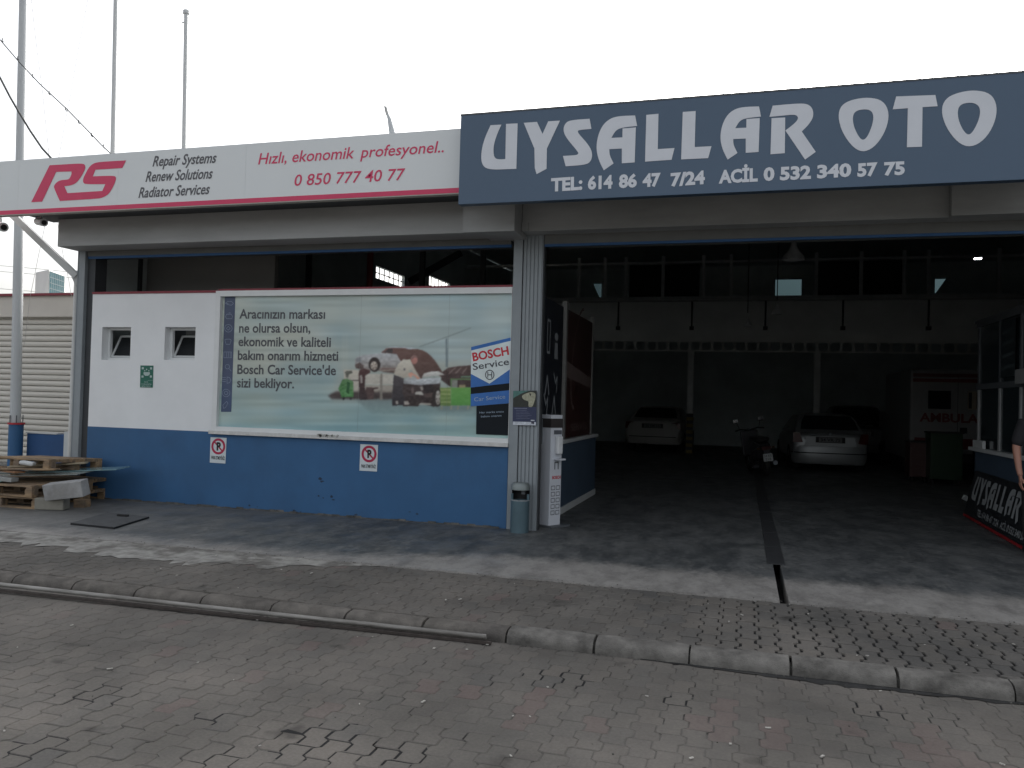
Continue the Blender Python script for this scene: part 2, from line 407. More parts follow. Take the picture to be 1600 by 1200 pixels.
def floor_mat():
    m = bpy.data.materials.new('screed'); m.use_nodes = True
    n = m.node_tree.nodes; L = m.node_tree.links; b = n['Principled BSDF']
    ge = n.new('ShaderNodeNewGeometry'); sp = n.new('ShaderNodeSeparateXYZ'); L.new(ge.outputs['Position'], sp.inputs[0])
    def noise(sc, det=8, st=(1,1,1), r=.62):
        mp = n.new('ShaderNodeMapping'); mp.inputs['Scale'].default_value = st; L.new(ge.outputs['Position'], mp.inputs[0])
        t = n.new('ShaderNodeTexNoise'); t.inputs['Scale'].default_value = sc; t.inputs['Detail'].default_value = det; t.inputs['Roughness'].default_value = r; L.new(mp.outputs[0], t.inputs['Vector']); return t.outputs[0]
    def mr(i, a, b_, c, d):
        t = n.new('ShaderNodeMapRange'); t.inputs[1].default_value = a; t.inputs[2].default_value = b_; t.inputs[3].default_value = c; t.inputs[4].default_value = d; L.new(i, t.inputs[0]); return t.outputs[0]
    def ma(op, a, b_):
        t = n.new('ShaderNodeMath'); t.operation = op
        for i, q in enumerate((a, b_)):
            if isinstance(q, (int, float)): t.inputs[i].default_value = q
            else: L.new(q, t.inputs[i])
        return t.outputs[0]
    def mix(f, a, b_):
        t = n.new('ShaderNodeMix'); t.data_type = 'RGBA'; L.new(f, t.inputs[0])
        for i, q in ((6, a), (7, b_)):
            if isinstance(q, tuple): t.inputs[i].default_value = (*q, 1)
            else: L.new(q, t.inputs[i])
        return t.outputs[2]
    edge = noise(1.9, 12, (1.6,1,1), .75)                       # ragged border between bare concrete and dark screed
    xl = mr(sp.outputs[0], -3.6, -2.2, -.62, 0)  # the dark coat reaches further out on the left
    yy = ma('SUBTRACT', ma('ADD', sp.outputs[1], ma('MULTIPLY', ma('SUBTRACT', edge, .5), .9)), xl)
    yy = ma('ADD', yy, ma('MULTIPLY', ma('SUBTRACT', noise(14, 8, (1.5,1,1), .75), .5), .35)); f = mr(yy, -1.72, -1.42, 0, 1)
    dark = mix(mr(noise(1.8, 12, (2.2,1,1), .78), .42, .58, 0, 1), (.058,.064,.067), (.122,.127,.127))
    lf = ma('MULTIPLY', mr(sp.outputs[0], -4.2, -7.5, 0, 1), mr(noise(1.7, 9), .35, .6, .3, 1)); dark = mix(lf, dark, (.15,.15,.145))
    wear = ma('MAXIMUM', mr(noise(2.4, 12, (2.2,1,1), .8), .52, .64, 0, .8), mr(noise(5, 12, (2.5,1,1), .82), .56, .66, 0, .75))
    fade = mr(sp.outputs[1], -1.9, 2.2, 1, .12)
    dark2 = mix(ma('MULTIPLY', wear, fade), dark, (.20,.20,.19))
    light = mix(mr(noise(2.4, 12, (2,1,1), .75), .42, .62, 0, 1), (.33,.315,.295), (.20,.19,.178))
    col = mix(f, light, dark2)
    fn = noise(45, 6); sc = n.new('ShaderNodeVectorMath'); sc.operation = 'SCALE'; L.new(col, sc.inputs[0]); L.new(mr(fn, .3, .7, .86, 1.1), sc.inputs['Scale'])
    L.new(sc.outputs[0], b.inputs['Base Color'])
    L.new(mr(noise(3, 6), .35, .65, .42, .75), b.inputs['Roughness'])
    bp = n.new('ShaderNodeBump'); bp.inputs['Strength'].default_value = .3; bp.inputs['Distance'].default_value = .006; L.new(fn, bp.inputs['Height']); L.new(bp.outputs[0], b.inputs['Normal'])
    return m
screed = floor_mat()
# ragged cement smear over the first paver rows on the left
rr = random.Random(4); bot = []
xx = -9.8
while xx < -3.1:
    e_ = min(1, (-3.1-xx)/1.0); bot.append((xx, -2.46-(.50+rr.uniform(-.11,.11)+.08*sin(xx*2.1))*e_)); xx += rr.uniform(.05,.16)
loop = [(-9.8,-2.452)]+bot+[(-3.0,-2.452)]
smb = MB(); polys(smb, [loop], Basis((0,0,.1136+.0183*2.5),(1,0,0),Vector((0,1,.0183)),(0,0,1)), 0)
SMEAR = smb
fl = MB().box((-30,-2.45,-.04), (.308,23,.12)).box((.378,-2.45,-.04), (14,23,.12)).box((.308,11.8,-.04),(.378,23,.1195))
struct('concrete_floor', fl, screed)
struct('cement_smear', SMEAR, mat('cement_smear', (.34,.33,.305), .9, .35, 11, .5, col2=(.165,.155,.14), mix=(.44,.6), bscale=120))
dc = thing('drain_channel', (.34,-.93,.12), 'long dark floor drain cover running from the pavement into the workshop', 'drain')
MB().box((.309,-2.449,-.038),(.377,11.7,-.03)).build('slot_shade_sheet', mat('slot_black', (.01,.01,.01), .9), dc)  # black sheet paints in the shade of a deeper slot
y = -.93; k = 0
cov = mat('cover_plate', (.045,.047,.05), .55, .2, 12, .15)
while y < 12:
    MB().box((.258+random.uniform(-.003,.003), y, .1205), (.422, y+.99, .1265+random.uniform(0,.001))).build('cover_plate', cov, dc, bevel=.002); y += 1.0

# ------------------------------------------------------------------ the workshop building
B = thing('workshop_building', (-3.4,0,.12), 'long single storey repair workshop with blue dado, grey beams and a dark open bay', 'building')
zi = .12
# infill wall with two small windows cut out (real openings)
w1 = (-8.615,-8.131,2.045,2.504); w2 = (-7.572,-7.083,2.058,2.505)
def wall_with_holes(x0, x1, z0, z1, y0, y1, holes):
    mb = MB(); xs = sorted({x0, x1, *[h[0] for h in holes], *[h[1] for h in holes]})
    for a, b in zip(xs, xs[1:]):
        hs_ = [h for h in holes if h[0] <= a+1e-6 and h[1] >= b-1e-6]
        if hs_:
            h = hs_[0]; mb.box((a,y0,z0),(b,y1,h[2])); mb.box((a,y0,h[3]),(b,y1,z1))
        else: mb.box((a,y0,z0),(b,y1,z1))
    return mb
iw = wall_with_holes(-8.80, -6.765, 1.112, 2.965, 0, .2, [w1, w2]).build('upper_wall', wall_white, B)
MB().box((-8.80,-.004,zi),(-6.765,.2,1.112)).box((-6.765,-.004,zi),(-2.665,.2,1.085)).build('blue_dado', wall_blue, B)
MB().box((-8.80,-.012,2.965),(-6.74,.2,2.995)).box((-6.74,-.01,2.986),(-2.662,.2,3.012)).build('red_coping', red_trim, B)
dirt = mat('base_dirt', (.09,.09,.085), .95, .4, 12, .3, col2=(.16,.155,.145))
mb = MB()
for i in range(60):
    a = -8.75+i*.1; mb.box((a,-.004-random.uniform(.004,.03),zi-.01),(a+.1,0,zi+random.uniform(.006,.028)))
mb.build('plaster_foot', dirt, B)
dimglass = mat('room_glass', (.018,.02,.022), .35, 0, spec=.12)
for (x0,x1,z0,z1) in (w1, w2):
    fr = MB(); t = .035; yb = .11
    fr.box((x0+.001,yb,z0+.001),(x0+t,yb+.05,z1-.001)).box((x1-t,yb,z0+.001),(x1-.001,yb+.05,z1-.001)).box((x0+t,yb,z1-t),(x1-t,yb+.05,z1-.001)).box((x0+t,yb,z0+.001),(x1-t,yb+.05,z0+t))
    wn = fr.build('small_window', frame_white, B, bevel=.003)
    # bottom-hinged sash tilting inwards
    h0 = Vector(((x0+x1)/2, yb+.03, z0+t)); R = Matrix.Rotation(radians(-28), 3, 'X')
    sm = MB(); hw = (x1-x0)/2-t-.004; hh = z1-z0-2*t-.02
    for a, b in (((-hw,-.015,0),(-hw+.03,.015,hh)), ((hw-.03,-.015,0),(hw,.015,hh)), ((-hw+.03,-.015,0),(hw-.03,.015,.03)), ((-hw+.03,-.015,hh-.03),(hw-.03,.015,hh))):
        q = MB().box(a, b); sm.add([R@v+h0 for v in q.v], q.f)
    sm.build('sash', frame_grey, wn)
    q = MB().box((-hw+.03,-.004,.03),(hw-.03,.004,hh-.03)); MB().add([R@v+h0 for v in q.v], q.f).build('pane', dimglass, wn)
    MB().box((x0-.1,1.0,z0-.3),(x1+.1,1.005,z1+.1)).build('backing', steel_dark, wn)
# display window frame
wf = MB(); X0, X1, Z0, Z1 = -6.765, -2.658, 1.085, 2.985; t = .075
wf.box((X0,-.03,Z0),(X0+t,.1,Z1)).box((X1-.006,-.03,Z0),(X1,.1,Z1)).box((X0+t,-.03,Z1-t*1.0),(X1-.006,.1,Z1)).box((X0+t,-.03,Z0+.045),(X1-.006,.1,Z0+.045+.055))
dw = wf.build('display_window_frame', frame_white, B, bevel=.004)
sill = MB().box((X0-.02,-.06,Z0-.0),(X1,-.0305,Z0+.045)).box((X0,-.0305,Z0),(X1,.1,Z0+.045))
sill.build('window_sill', mat('sill', (.62,.62,.60), .7, .2, 9, .1, col2=(.45,.44,.42), mix=(.55,.75)), B, bevel=.004)
mb = MB()
for i in range(16):
    a = -5.02+random.uniform(-.16,.16); mb.box((a,-.068,Z0+.03+random.uniform(-.01,.012)),(a+random.uniform(.01,.04),-.05,Z0+.052+random.uniform(0,.012)), Matrix.Rotation(random.uniform(-.6,.6),3,'Y'))
mb.build('broken_sill_plaster', mat('plaster_rubble', (.5,.5,.47), .9, .4, 30), B)
# left column
MB().box((-9.06,-.02,zi),(-8.93,.28,3.6)).box((-9.06,-.026,zi),(-9.045,-.02,3.6)).box((-8.945,-.026,zi),(-8.93,-.02,3.6)).build('steel_column', steel, B, bevel=.003)
MB().box((-8.93,.03,zi),(-8.80,.24,3.5)).build('shutter_guide', fascia_dark, B)
mb = MB().tube([(-9.13,.04,zi),(-9.13,.04,3.17)], .035, 12)
mb.build('down_pipe', mat('pipe_white', (.6,.61,.6), .5, .08), B, smooth=True)
# centre column: flat left strip and ribbed guide
MB().box((-2.655,-.03,zi),(-2.545,.13,3.60)).build('steel_column', steel, B, bevel=.003)
mb = MB().box((-2.535,.0,zi),(-2.30,.12,3.60))
for k in range(5):
    a = -2.535+.047*k; mb.box((a,-.012,zi),(a+.034,-.0,3.58))
mb.build('shutter_guide', steel, B)
MB().box((-2.545,.02,zi),(-2.535,.12,3.6)).build('shadow_joint', fascia_dark, B)
MB().box((-2.298,.02,zi),(-2.288,.11,3.55)).build('guide_rail', fascia_dark, B)
# beams
MB().box((-9.08,-.36,3.575),(-2.95,.28,3.985)).build('header_beam', beam_m, B, bevel=.004)
MB().box((-3.13,-.52,3.545),(-2.512,-.361,4.02)).box((-2.949,-.361,3.545),(-2.512,.27,4.02)).build('beam_end_block', beam_m, B, bevel=.004)
MB().box((-2.505,-.22,3.60),(1.95,.28,4.02)).build('header_beam', beam_m, B, bevel=.004)
MB().box((1.95,-.30,3.598),(9,.28,4.02)).build('header_beam', beam_m, B, bevel=.004)
MB().box((-2.505,-.24,3.60),(-2.43,-.221,3.70)).build('bracket', beam_m, B)
MB().box((-8.92,.0,3.50),(-2.70,.3,3.572)).build('shutter_housing', housing, B)
MB().box((-2.29,.0,3.49),(9,.3,3.60)).build('shutter_housing', housing, B)
MB().box((-8.92,.012,3.468),(-2.70,.05,3.50)).build('blue_stripe', stripe_blue, B)
MB().box((-2.29,.012,3.462),(9,.05,3.49)).build('blue_stripe', stripe_blue, B)
# fascia + roof + hall shell
MB().box((-9.3,-.2,4.05),(9,.1,4.85)).build('fascia', fascia_dark, B)
MB().box((-9.3,-.19,3.99),(9,.3,4.049)).build('roof_edge', fascia_dark, B)
MB().add([(-9.3,.1,4.7),(12,.1,4.7),(12,6,6.5),(-9.3,6,6.5),(12,22.2,6.9),(-9.3,22.2,6.9),(-9.3,.1,4.8),(12,.1,4.8),(12,6,6.6),(-9.3,6,6.6),(12,22.2,7.0),(-9.3,22.2,7.0)],
     [(0,1,2,3),(3,2,4,5),(6,9,8,7),(9,11,10,8),(0,6,7,1),(1,7,8,2),(2,8,10,4),(0,3,9,6),(3,5,11,9),(5,4,10,11)]).build('roof', roof_m, B)
# left wall with high windows
a = PX(588,415,-9.2); b = PX(632,443,-9.2); c = PX(671,430,-9.2); d = PX(703,450,-9.2)
zt = a.z; zb = PX(588,427,-9.2).z-.12
for xg in (-9.3, 11.9):
    MB().prism([(xg,.41,4.6),(xg,6.0,4.6),(xg,6.0,6.53),(xg,.41,4.86)], (.1,0,0)).prism([(xg,6.001,6.5),(xg,22.2,6.5),(xg,22.2,6.86),(xg,6.001,6.53)], (.1,0,0)).build('gable_wall', inner, B)
holes_y = [(a.y, b.y, zb, zt), (c.y, d.y, PX(690,452,-9.2).z-.3, c.z)]
mb = MB(); ys = sorted({.3, 6.0, 22.2, *[h[0] for h in holes_y], *[h[1] for h in holes_y]})
for p, q in zip(ys, ys[1:]):
    hh = [h for h in holes_y if h[0] <= p+1e-6 and h[1] >= q-1e-6]
    top = 4.599 if p < .4 else (6.499 if p >= 6 else 4.599)
    if hh: mb.box((-9.3,p,zi),(-9.2,q,hh[0][2])).box((-9.3,p,hh[0][3]),(-9.2,q,top))
    else: mb.box((-9.3,p,zi),(-9.2,q,min(top, 4.6 if q < .5 else top)))
LW = mb.build('side_wall', inner, B)
for (y0,y1,z0,z1) in holes_y:
    mb = MB(); n = max(4, int((y1-y0)/.28))
    for i in range(n+1):
        yy = y0+(y1-y0)*i/n; mb.box((-9.27,yy-.012,z0),(-9.24,yy+.012,z1))
    mb.box((-9.27,y0,(z0+z1)/2-.012),(-9.24,y1,(z0+z1)/2+.012)); mb.build('louvre_bars', frame_white, LW)
MB().box((11.9,.3,zi),(12,22.2,4.599)).box((11.9,6.0,4.6),(12,22.2,6.499)).build('side_wall', inner, B)
MB().box((4.35,-.02,zi),(4.7,.28,3.6)).build('steel_column', steel, B)
MB().box((4.7,0,zi),(9.0,.2,3.5)).build('front_wall', wall_blue, B)
MB().box((9.0,-.2,zi),(12,.3,4.8)).build('front_wall', beam_m, B)
# back wall with tinted openings
bo = [(1.05,1.98,5.72,6.38), (-5.80,-5.45,5.75,6.32), (6.40,6.78,5.8,6.32)]
bw = wall_with_holes(-9.3, 12, zi, 6.9, 22, 22.2, [(a_,b_,c_,d_) for a_,b_,c_,d_ in bo]).build('back_wall', inner, B)
tint = bpy.data.materials.new('tinted_glazing'); tint.use_nodes = True
tb = tint.node_tree.nodes['Principled BSDF']; tb.inputs['Base Color'].default_value = (.006,.010,.0115,1); tb.inputs['Transmission Weight'].default_value = 1; tb.inputs['Roughness'].default_value = .25; tb.inputs['IOR'].default_value = 1.02
for a_,b_,c_,d_ in bo: MB().box((a_,22.05,c_),(b_,22.07,d_)).build('pane', tint, bw)
MB().prism([PY(941,441,21.8),PY(941,467,21.8),PY(937,466,21.8),PY(926,441,21.8),PY(922,441,21.8),PY(922,470,21.8),PY(945,470,21.8),PY(945,441,21.8)][2:7], (0,.03,0)).build('gable_sheet', inner, B)
MB().prism([PY(1480,433,21.8),PY(1460,461,21.8),PY(1484,461,21.8)], (0,.03,0)).build('gable_sheet', inner, B)
# mezzanine / concrete band and cellular beam at Y 16.5
MB().box((-9.2,16.6,3.66),(8.4,16.9,4.95)).build('concrete_band', inner_lt, B)
cb = MB(); cell = mat('cell_beam_paint', (.70,.72,.70), .6, .1)
cbo = MB().box((-9.2,16.4,3.60),(6.6,16.55,3.645)).box((-9.2,16.4,3.30),(6.6,16.55,3.345)).build('cellular_beam', cell, B)
for i in range(46):
    xx = -9.0+i*.34
    p = [(xx-.16,3.345),(xx-.10,3.345),(xx-.035,3.43),(xx-.035,3.515),(xx-.10,3.60),(xx-.16,3.60),(xx-.225,3.515),(xx-.225,3.43)]
    MB().prism([(u,16.46,v) for u, v in ((xx-.19,3.345),(xx-.07,3.345),(xx-.105,3.47),(xx-.07,3.60),(xx-.19,3.60),(xx-.155,3.47))], (0,.012,0)).build('web_plate', cell, cbo)
for px in (1079, 1276):
    X = PY(px, 600, 16.5).x
    cm = MB().box((X-.09,16.42,zi+1.25),(X+.09,16.58,3.30)).build('hall_column', cell, B)
    for i in range(6):
        MB().box((X-.1,16.41,zi+i*.205),(X+.1,16.59,zi+.1025+i*.205)).build('hazard_band', mat('hazard_yellow', (.16,.12,.02), .6, .2), cm)
        MB().box((X-.1,16.41,zi+.1025+i*.205),(X+.1,16.59,zi+.205+i*.205)).build('hazard_band', black, cm)
# mezzanine glazing frames above the band
fz = MB(); gf = mat('mezz_frame', (.42,.44,.44), .5, .1)
for px in (905, 945, 978, 1036, 1099, 1142, 1275, 1345, 1412, 1450, 1560):
    X = PY(px, 440, 16.7).x; MB().box((X-.05,16.62,4.95),(X+.05,16.7,6.35)).build('mullion', gf, B)
MB().box((-9.2,16.6,6.10),(11.8,16.7,6.17)).build('rail', gf, B)
MB().box((-9.2,16.6,4.951),(11.8,16.68,5.05)).build('rail', gf, B)
for px, w_ in ((1015,1.3),(1070,.9),(1310,1.3),(1380,1.2)):
    X = PY(px, 440, 16.75).x; MB().box((X-w_/2,16.78,5.05),(X+w_/2,16.8,6.1)).build('dark_pane', glassd, B)
# roof trusses
for yy in (7,):
    tr = MB().box((-9.2,yy,5.55),(11.8,yy+.1,5.62)).box((-9.2,yy,6.35),(11.8,yy+.1,6.43))
    for i in range(14):
        xx = -9.2+i*1.5; tr.beam((xx,yy+.05,5.6),(xx+.75,yy+.05,6.38),.05).beam((xx+.75,yy+.05,6.38),(xx+1.5,yy+.05,5.6),.05)
    tr.build('roof_truss', steel_dark, B)
for xx in (-7.6,-5.4,-4.3,-3.5):
    MB().box((xx,3.6,2.5),(xx+.08,3.68,5.6)).build('hanging_rod', fascia_dark, B)
rp_ = PY(578,420,5).x
MB().tube([(rp_,5,zi),(rp_,5,6.6)], .06, 10).build('red_column', mat('red_paint', (.35,.06,.06), .5, .1), B, smooth=True)
for (p1,p2,yy) in (((400,470),(460,400),6),((640,440),(720,395),7)):
    A_ = PY(*p1,yy); B_ = PY(*p2,yy); MB().beam(A_,B_,.12).build('brace', fascia_dark, B)
# partition behind the toilets
q0 = PY(163,455,1.5); q1 = PY(430,400,1.5)
MB().box((q0.x,1.5,zi),(q1.x,1.6,4.7)).build('partition', mat('partition_grey', (.28,.28,.27), .8, .12, .8), B)
MB().box((-9.15,1.3,2.9),(q0.x,1.35,4.4)).build('dark_board', fascia_dark, B)
mb = MB()
for k in range(3):
    pts = [PY(157+k*2, 402, 1.2), PY(156+k*3, 425, 1.2), PY(157+k*5, 442, 1.2), PY(163+k*5, 458, 1.2)]; mb.tube(pts, .012, 6)
mb.build('hanging_cables', mat('cable_grey', (.25,.25,.25), .6), B, smooth=True)
p = PY(151,440,1.1); MB().lathe((p.x,p.y,p.z), [(.01,-.14),(.1,-.1),(.12,0),(.1,.1),(.01,.14)], 12, ax='y').build('junction_cover', mat('jc', (.4,.4,.39), .6), B, smooth=True)
# interior half wall right of the column
dado_in = mat('dado_inner', (.055,.085,.125), .6, .12, 2)
hw = MB().box((-2.42,1.45,zi),(-2.34,4.05,1.07)).build('half_wall', dado_in, B)
MB().box((-2.45,1.42,1.07),(-2.31,4.1,1.12)).build('ledge', frame_grey, hw, bevel=.003)
MB().box((-2.34,1.45,zi),(-2.325,4.05,zi+.09)).build('skirting', frame_grey, hw)
din = 0
HP = Basis((-2.36,0,0),(0,1,0),(0,0,1),(1,0,0))
gw = MB().box((-2.40,.34,1.15),(-2.36,1.45,2.92)).build('dark_panel', mat('panel_black', (.02,.023,.03), .4), B)
pn = MB().box((-2.40,1.72,1.13),(-2.36,3.62,2.92)).build('red_panel', mat('panel_red', (.045,.018,.015), .4, .2), B)
for y_ in (1.62, 1.66, 3.64): MB().box((-2.41,y_-.03,1.12),(-2.345,y_+.02,3.02)).build('panel_post', mat('post_dim', (.22,.22,.21), .5), B)
MB().box((-2.42,.32,1.12),(-2.34,1.44,1.42)).build('grey_band', mat('gb', (.16,.18,.19), .5), B)
mb = MB(); icon = mat('icon_white', (.3,.32,.34), .5)
for yy, zz, kd in ((.62,2.45,0),(1.05,2.35,1),(.6,1.85,2),(1.05,1.9,3),(.55,1.62,3),(1.0,1.6,2)):
    if kd == 0: stroke(mb, [(yy-.07,zz-.2),(yy+.07,zz-.2),(yy+.07,zz+.2),(yy-.07,zz+.2)], .03, HP, .003, True)
    elif kd == 1:
        polys(mb, [ell(yy,zz+.13,.1,.05)], HP, .003); polys(mb, [[(yy-.1,zz-.16),(yy+.1,zz-.16),(yy+.08,zz+.05),(yy-.08,zz+.05)]], HP, .003)
    elif kd == 2: stroke(mb, [(yy-.1,zz-.12),(yy+.0,zz+.1),(yy+.1,zz-.12)], .04, HP, .003)
    else: stroke(mb, [(yy-.1,zz+.1),(yy,zz-.02),(yy+.1,zz+.06),(yy+.06,zz-.14)], .035, HP, .003)
mb.build('tool_symbols', icon, gw)
mb = MB(); stroke(mb, [(1.95+.75*cos(t/12*pi-1.0)*-.7+.6, 2.3+.75*sin(t/12*pi-1.57)) for t in range(13)], .05, HP, .003)
polys(mb, [[(1.72,1.98),(3.6,1.86),(3.6,2.02),(1.72,2.2)]], HP, .004); text(mb, 'SERVİS', HP, (2.1,1.22), (3.3,1.22), .1, .003)
mb.build('panel_print', mat('panel_print', (.16,.12,.11), .5), pn)

# ------------------------------------------------------------------ fascia signs
YS = -1.12
rs = thing('fascia_sign', (-7,-.6,4.2), 'long pale grey sign with red letters and red lower line above the blue wall', 'sign')
YR = -.92
tl = PY(0,252,YR); bl = PY(0,336,YR); tr = PY(719,201,YR)
zt_, zb_ = (tl.z+PY(719,201,YR).z)/2, (bl.z+PY(716,301,YR).z)/2
xL, xR = tl.x-1.2, PY(730,250,YR).x
sign_grey = mat('sign_grey', (.70,.73,.735), .35, .03, .5)
xs_ = [xL]
for px in (30, 185, 384): xs_.append(PY(px, 260, YR).x)
xs_.append(xR)
for a, b in zip(xs_, xs_[1:]): MB().box((a+.0007,YR,zb_+.055),(b-.0007,YR+.08,zt_)).build('face_panel', sign_grey, rs)
redm = mat('sign_red', (.62,.035,.115), .35, .05)
MB().box((xL,YR-.004,zb_),(xR,YR+.08,zb_+.054)).build('red_line', redm, rs)
MB().box((xL,YR-.002,zb_-.012),(xR,YR+.08,zb_-.001)).build('lower_edge', mat('edge_beige', (.45,.42,.38), .6), rs)
MB().box((-9.32,YR+.081,zb_+.05),(xR,-.21,zt_-.03)).build('sign_box', fascia_dark, rs)
MB().box((xL,YR+.081,zb_+.3),(-9.33,YR+.16,zt_-.03)).build('back_frame', frame_grey, rs)
zr = zo(40,240,9.412)
def logo(mb, zoomer, Y, k):
    R1 = zoomer([(85,715),(355,172),(800,145,1),(870,155,1),(885,205,1),(855,280,1),(800,370,1),(740,440,1),(660,470,1),(572,480),(618,582),(1130,550),(1175,450),(920,452,1),(850,440,1),(845,375,1),(880,300,1),(940,190,1),(1010,140,1),(1100,122,1),(1480,100),(1425,213),(1030,238),(990,335),(1280,325,1),(1335,340,1),(1325,410,1),(1270,530,1),(1210,610,1),(1130,650,1),(1050,665,1),(505,697),(420,510,1),(420,470,1),(460,420,1),(520,390,1),(600,385,1),(645,375,1),(680,300,1),(675,263),(452,270),(245,708)])
    pp(mb, R1, Y, k, 2)
def tline(nm, m, par, *a, **k):
    q = MB(); ptext(q, *a, **k); return q.build(nm, m, par)
mb = MB(); logo(mb, zr, YR, .003); mb.build('red_logo', redm, rs)
dk = mat('letter_grey', (.10,.10,.11), .5)
for t_s in (('Repair Systems', YR, 238.5, 260, 340, 254, 15.5, .003, .25, .017), ('Renew Solutions', YR, 227.5, 284, 334, 278.5, 15.5, .003, .25, .017), ('Radiator Services', YR, 216.5, 309, 329.5, 302.8, 15.5, .003, .25, .017)):
    tline('grey_lettering', dk, rs, *t_s)
for t_s in (('Hızlı, ekonomik', YR, 403.5, 257, 555.5, 247, 17, .003, .2, .008), ('profesyonel..', YR, 564, 246.5, 696.5, 237.5, 17, .003, .2, .008), ('0 850 777 40 77', YR, 459, 290.5, 633, 281, 17, .003, .16, .008)):
    tline('red_lettering', redm, rs, *t_s)

us = thing('fascia_sign', (0,-.9,4.2), 'tall slate blue sign with huge white letters above the open bay', 'sign')
zt2 = PY(1160,145.2,YS).z; zb2 = PY(1160,299.9,YS).z; xl2 = PY(718,250,YS).x; xr2 = xl2+6.05
sign_blue = mat('sign_blue', (.070,.115,.178), .4, .05, .6)
MB().box((xl2,YS,zb2),(xr2,YS+.10,zt2)).build('face_panel', sign_blue, us, bevel=.003)
MB().box((xl2+.03,YS+.101,zb2+.36),(xr2-.03,-.21,zt2-.04)).build('sign_box', fascia_dark, us)
MB().box((xl2-.004,YS-.004,zt2-.012),(xr2,YS+.2,zt2+.006)).build('top_edge', steel_dark, us)
z3 = zo(700,90,3.478); z4 = zo(1140,90,3.478)
A1 = [(1017,315),(1028,372),(950,380,1),(912,395,1),(888,437),(948,434),(949,386),(1021,380),(1015,570),(945,575),(945,495),(877,498),(878,530,1),(900,576),(847,613),(820,560,1),(806,500,1),(812,435,1),(838,370,1),(880,332,1),(930,318,1)]
LET = [ (z3([(232,368),(203,430,1),(183,500,1),(180,560,1),(195,595,1),(225,607,1),(265,609),(372,605),(379,358),(316,361),(312,552),(285,554,1),(256,550,1),(247,520,1),(250,470,1),(268,415,1),(291,365)]),),
 (z3([(412,355),(484,350),(514,415),(545,347),(609,343),(538,495),(536,605),(482,634),(472,600),(470,495)]),),
 (z3([(770,333),(780,388),(712,394,1),(704,402,1),(715,420,1),(765,475,1),(786,520,1),(778,565,1),(745,584,1),(640,591),(625,535),(695,531,1),(710,524,1),(705,510,1),(645,440,1),(625,395,1),(638,355,1),(670,340,1)]),),
 (z3(A1),),
 (z3([(1078,312),(1144,306),(1140,498),(1231,492),(1215,556),(1071,566)]),),
 (z3([(1276,296),(1346,291),(1341,487),(1432,482),(1414,547),(1267,554)]),),
 (z3([(p[0]+673, p[1]-49+(-.03*(p[1]-315)))+tuple(p[2:]) for p in A1]),),
 (z4([(234,262),(365,250,1),(425,252,1),(453,280,1),(455,325,1),(430,365,1),(392,402),(468,513),(410,555),(303,397),(355,357,1),(375,330,1),(362,312,1),(330,312),(216,323)]),),
 (z4([(228,330),(302,326),(300,520),(222,526)]),),
 (z4([(665,228,1),(760,216,1),(835,235,1),(868,300,1),(852,390,1),(800,475,1),(735,516,1),(675,495,1),(612,410,1),(588,320,1),(605,260,1)]), z4([(690,286,1),(755,280,1),(782,305,1),(778,360,1),(750,430,1),(724,452,1),(700,430,1),(672,370,1),(668,315,1)])),
 (z4([(905,212),(1118,204),(1130,265),(1048,270),(1045,485),(963,488),(968,276),(886,282)]),),
 (z4([(1235,192,1),(1330,176,1),(1420,195,1),(1455,265,1),(1440,360,1),(1385,448,1),(1310,490,1),(1240,465,1),(1175,380,1),(1148,290,1),(1170,225,1)]), z4([(1262,250,1),(1325,244,1),(1362,270,1),(1358,330,1),(1325,400,1),(1298,424,1),(1270,400,1),(1242,340,1),(1238,280,1)])) ]
LUV = [[pxuv(chaikin(l, 2), YS) for l in loops] for loops in LET]
letm = mat('letter_white', (.66,.69,.74), .45, .03)
for nm, lu in zip('UYSALLARROTO', LUV):
    polys(MB(), lu, facade(YS), .004).build('big_letter', letm, us)
mb = MB()
TX = [('TEL:',861,298.5,910,295.5),('614',918.5,295.5,957,293.5),('86',967,293,995,291.5),('47',1004,291.5,1032,290),('7/24',1048,290.5,1101.5,286.5),('ACİL',1123,286,1184,282.5),('0',1193,282,1210,281),('532',1218.5,281,1267,278.5),('340',1276.5,278,1330,275),('57',1339.5,275.5,1371,273.5),('75',1381,273.5,1413.5,272)]
for s_, a_, b_, c_, d_ in TX: tline('phone_lettering', letm, us, s_, YS, a_, b_, c_, d_, 18.6, .004, 0, .045)

# struts and cameras under the left sign end
b2 = thing('sign_bracket', (-9.9,-.3,3.2), 'diagonal pale steel strut holding the overhanging end of the grey sign', 'bracket')
MB().beam(PY(20,336,-.28), PY(120,432,0), .085).build('strut', frame_grey, b2)
MB().beam(PY(115,425,0), PY(124,445,.05), .1).build('shoe', frame_grey, b2)
def cctv(px, py, lab, sc=1):
    p = PY(px, py, -.6)+Vector((0,0,-.035*sc))
    c = thing('security_camera', p, lab, 'camera', 'cameras under the sign')
    MB().tube([p+Vector((-.10,.03,.012))*sc, p+Vector((.05,-.03,-.02))*sc], [.04*sc,.042*sc], 14).build('housing', frame_white, c, smooth=True)
    MB().tube([p+Vector((.051,-.031,-.021))*sc, p+Vector((.058,-.034,-.023))*sc], .026*sc, 14).build('lens', black, c, smooth=True)
    MB().tube([p+Vector((-.04,.02,.0))*sc, p+Vector((-.05,.02,.13))*sc], .014, 8).build('mount', frame_grey, c, smooth=True)
cctv(4, 347, 'larger white security camera at the far left below the grey sign', 1.5)
cctv(67, 341, 'small white security camera below the red line right of the pole', 1.25)

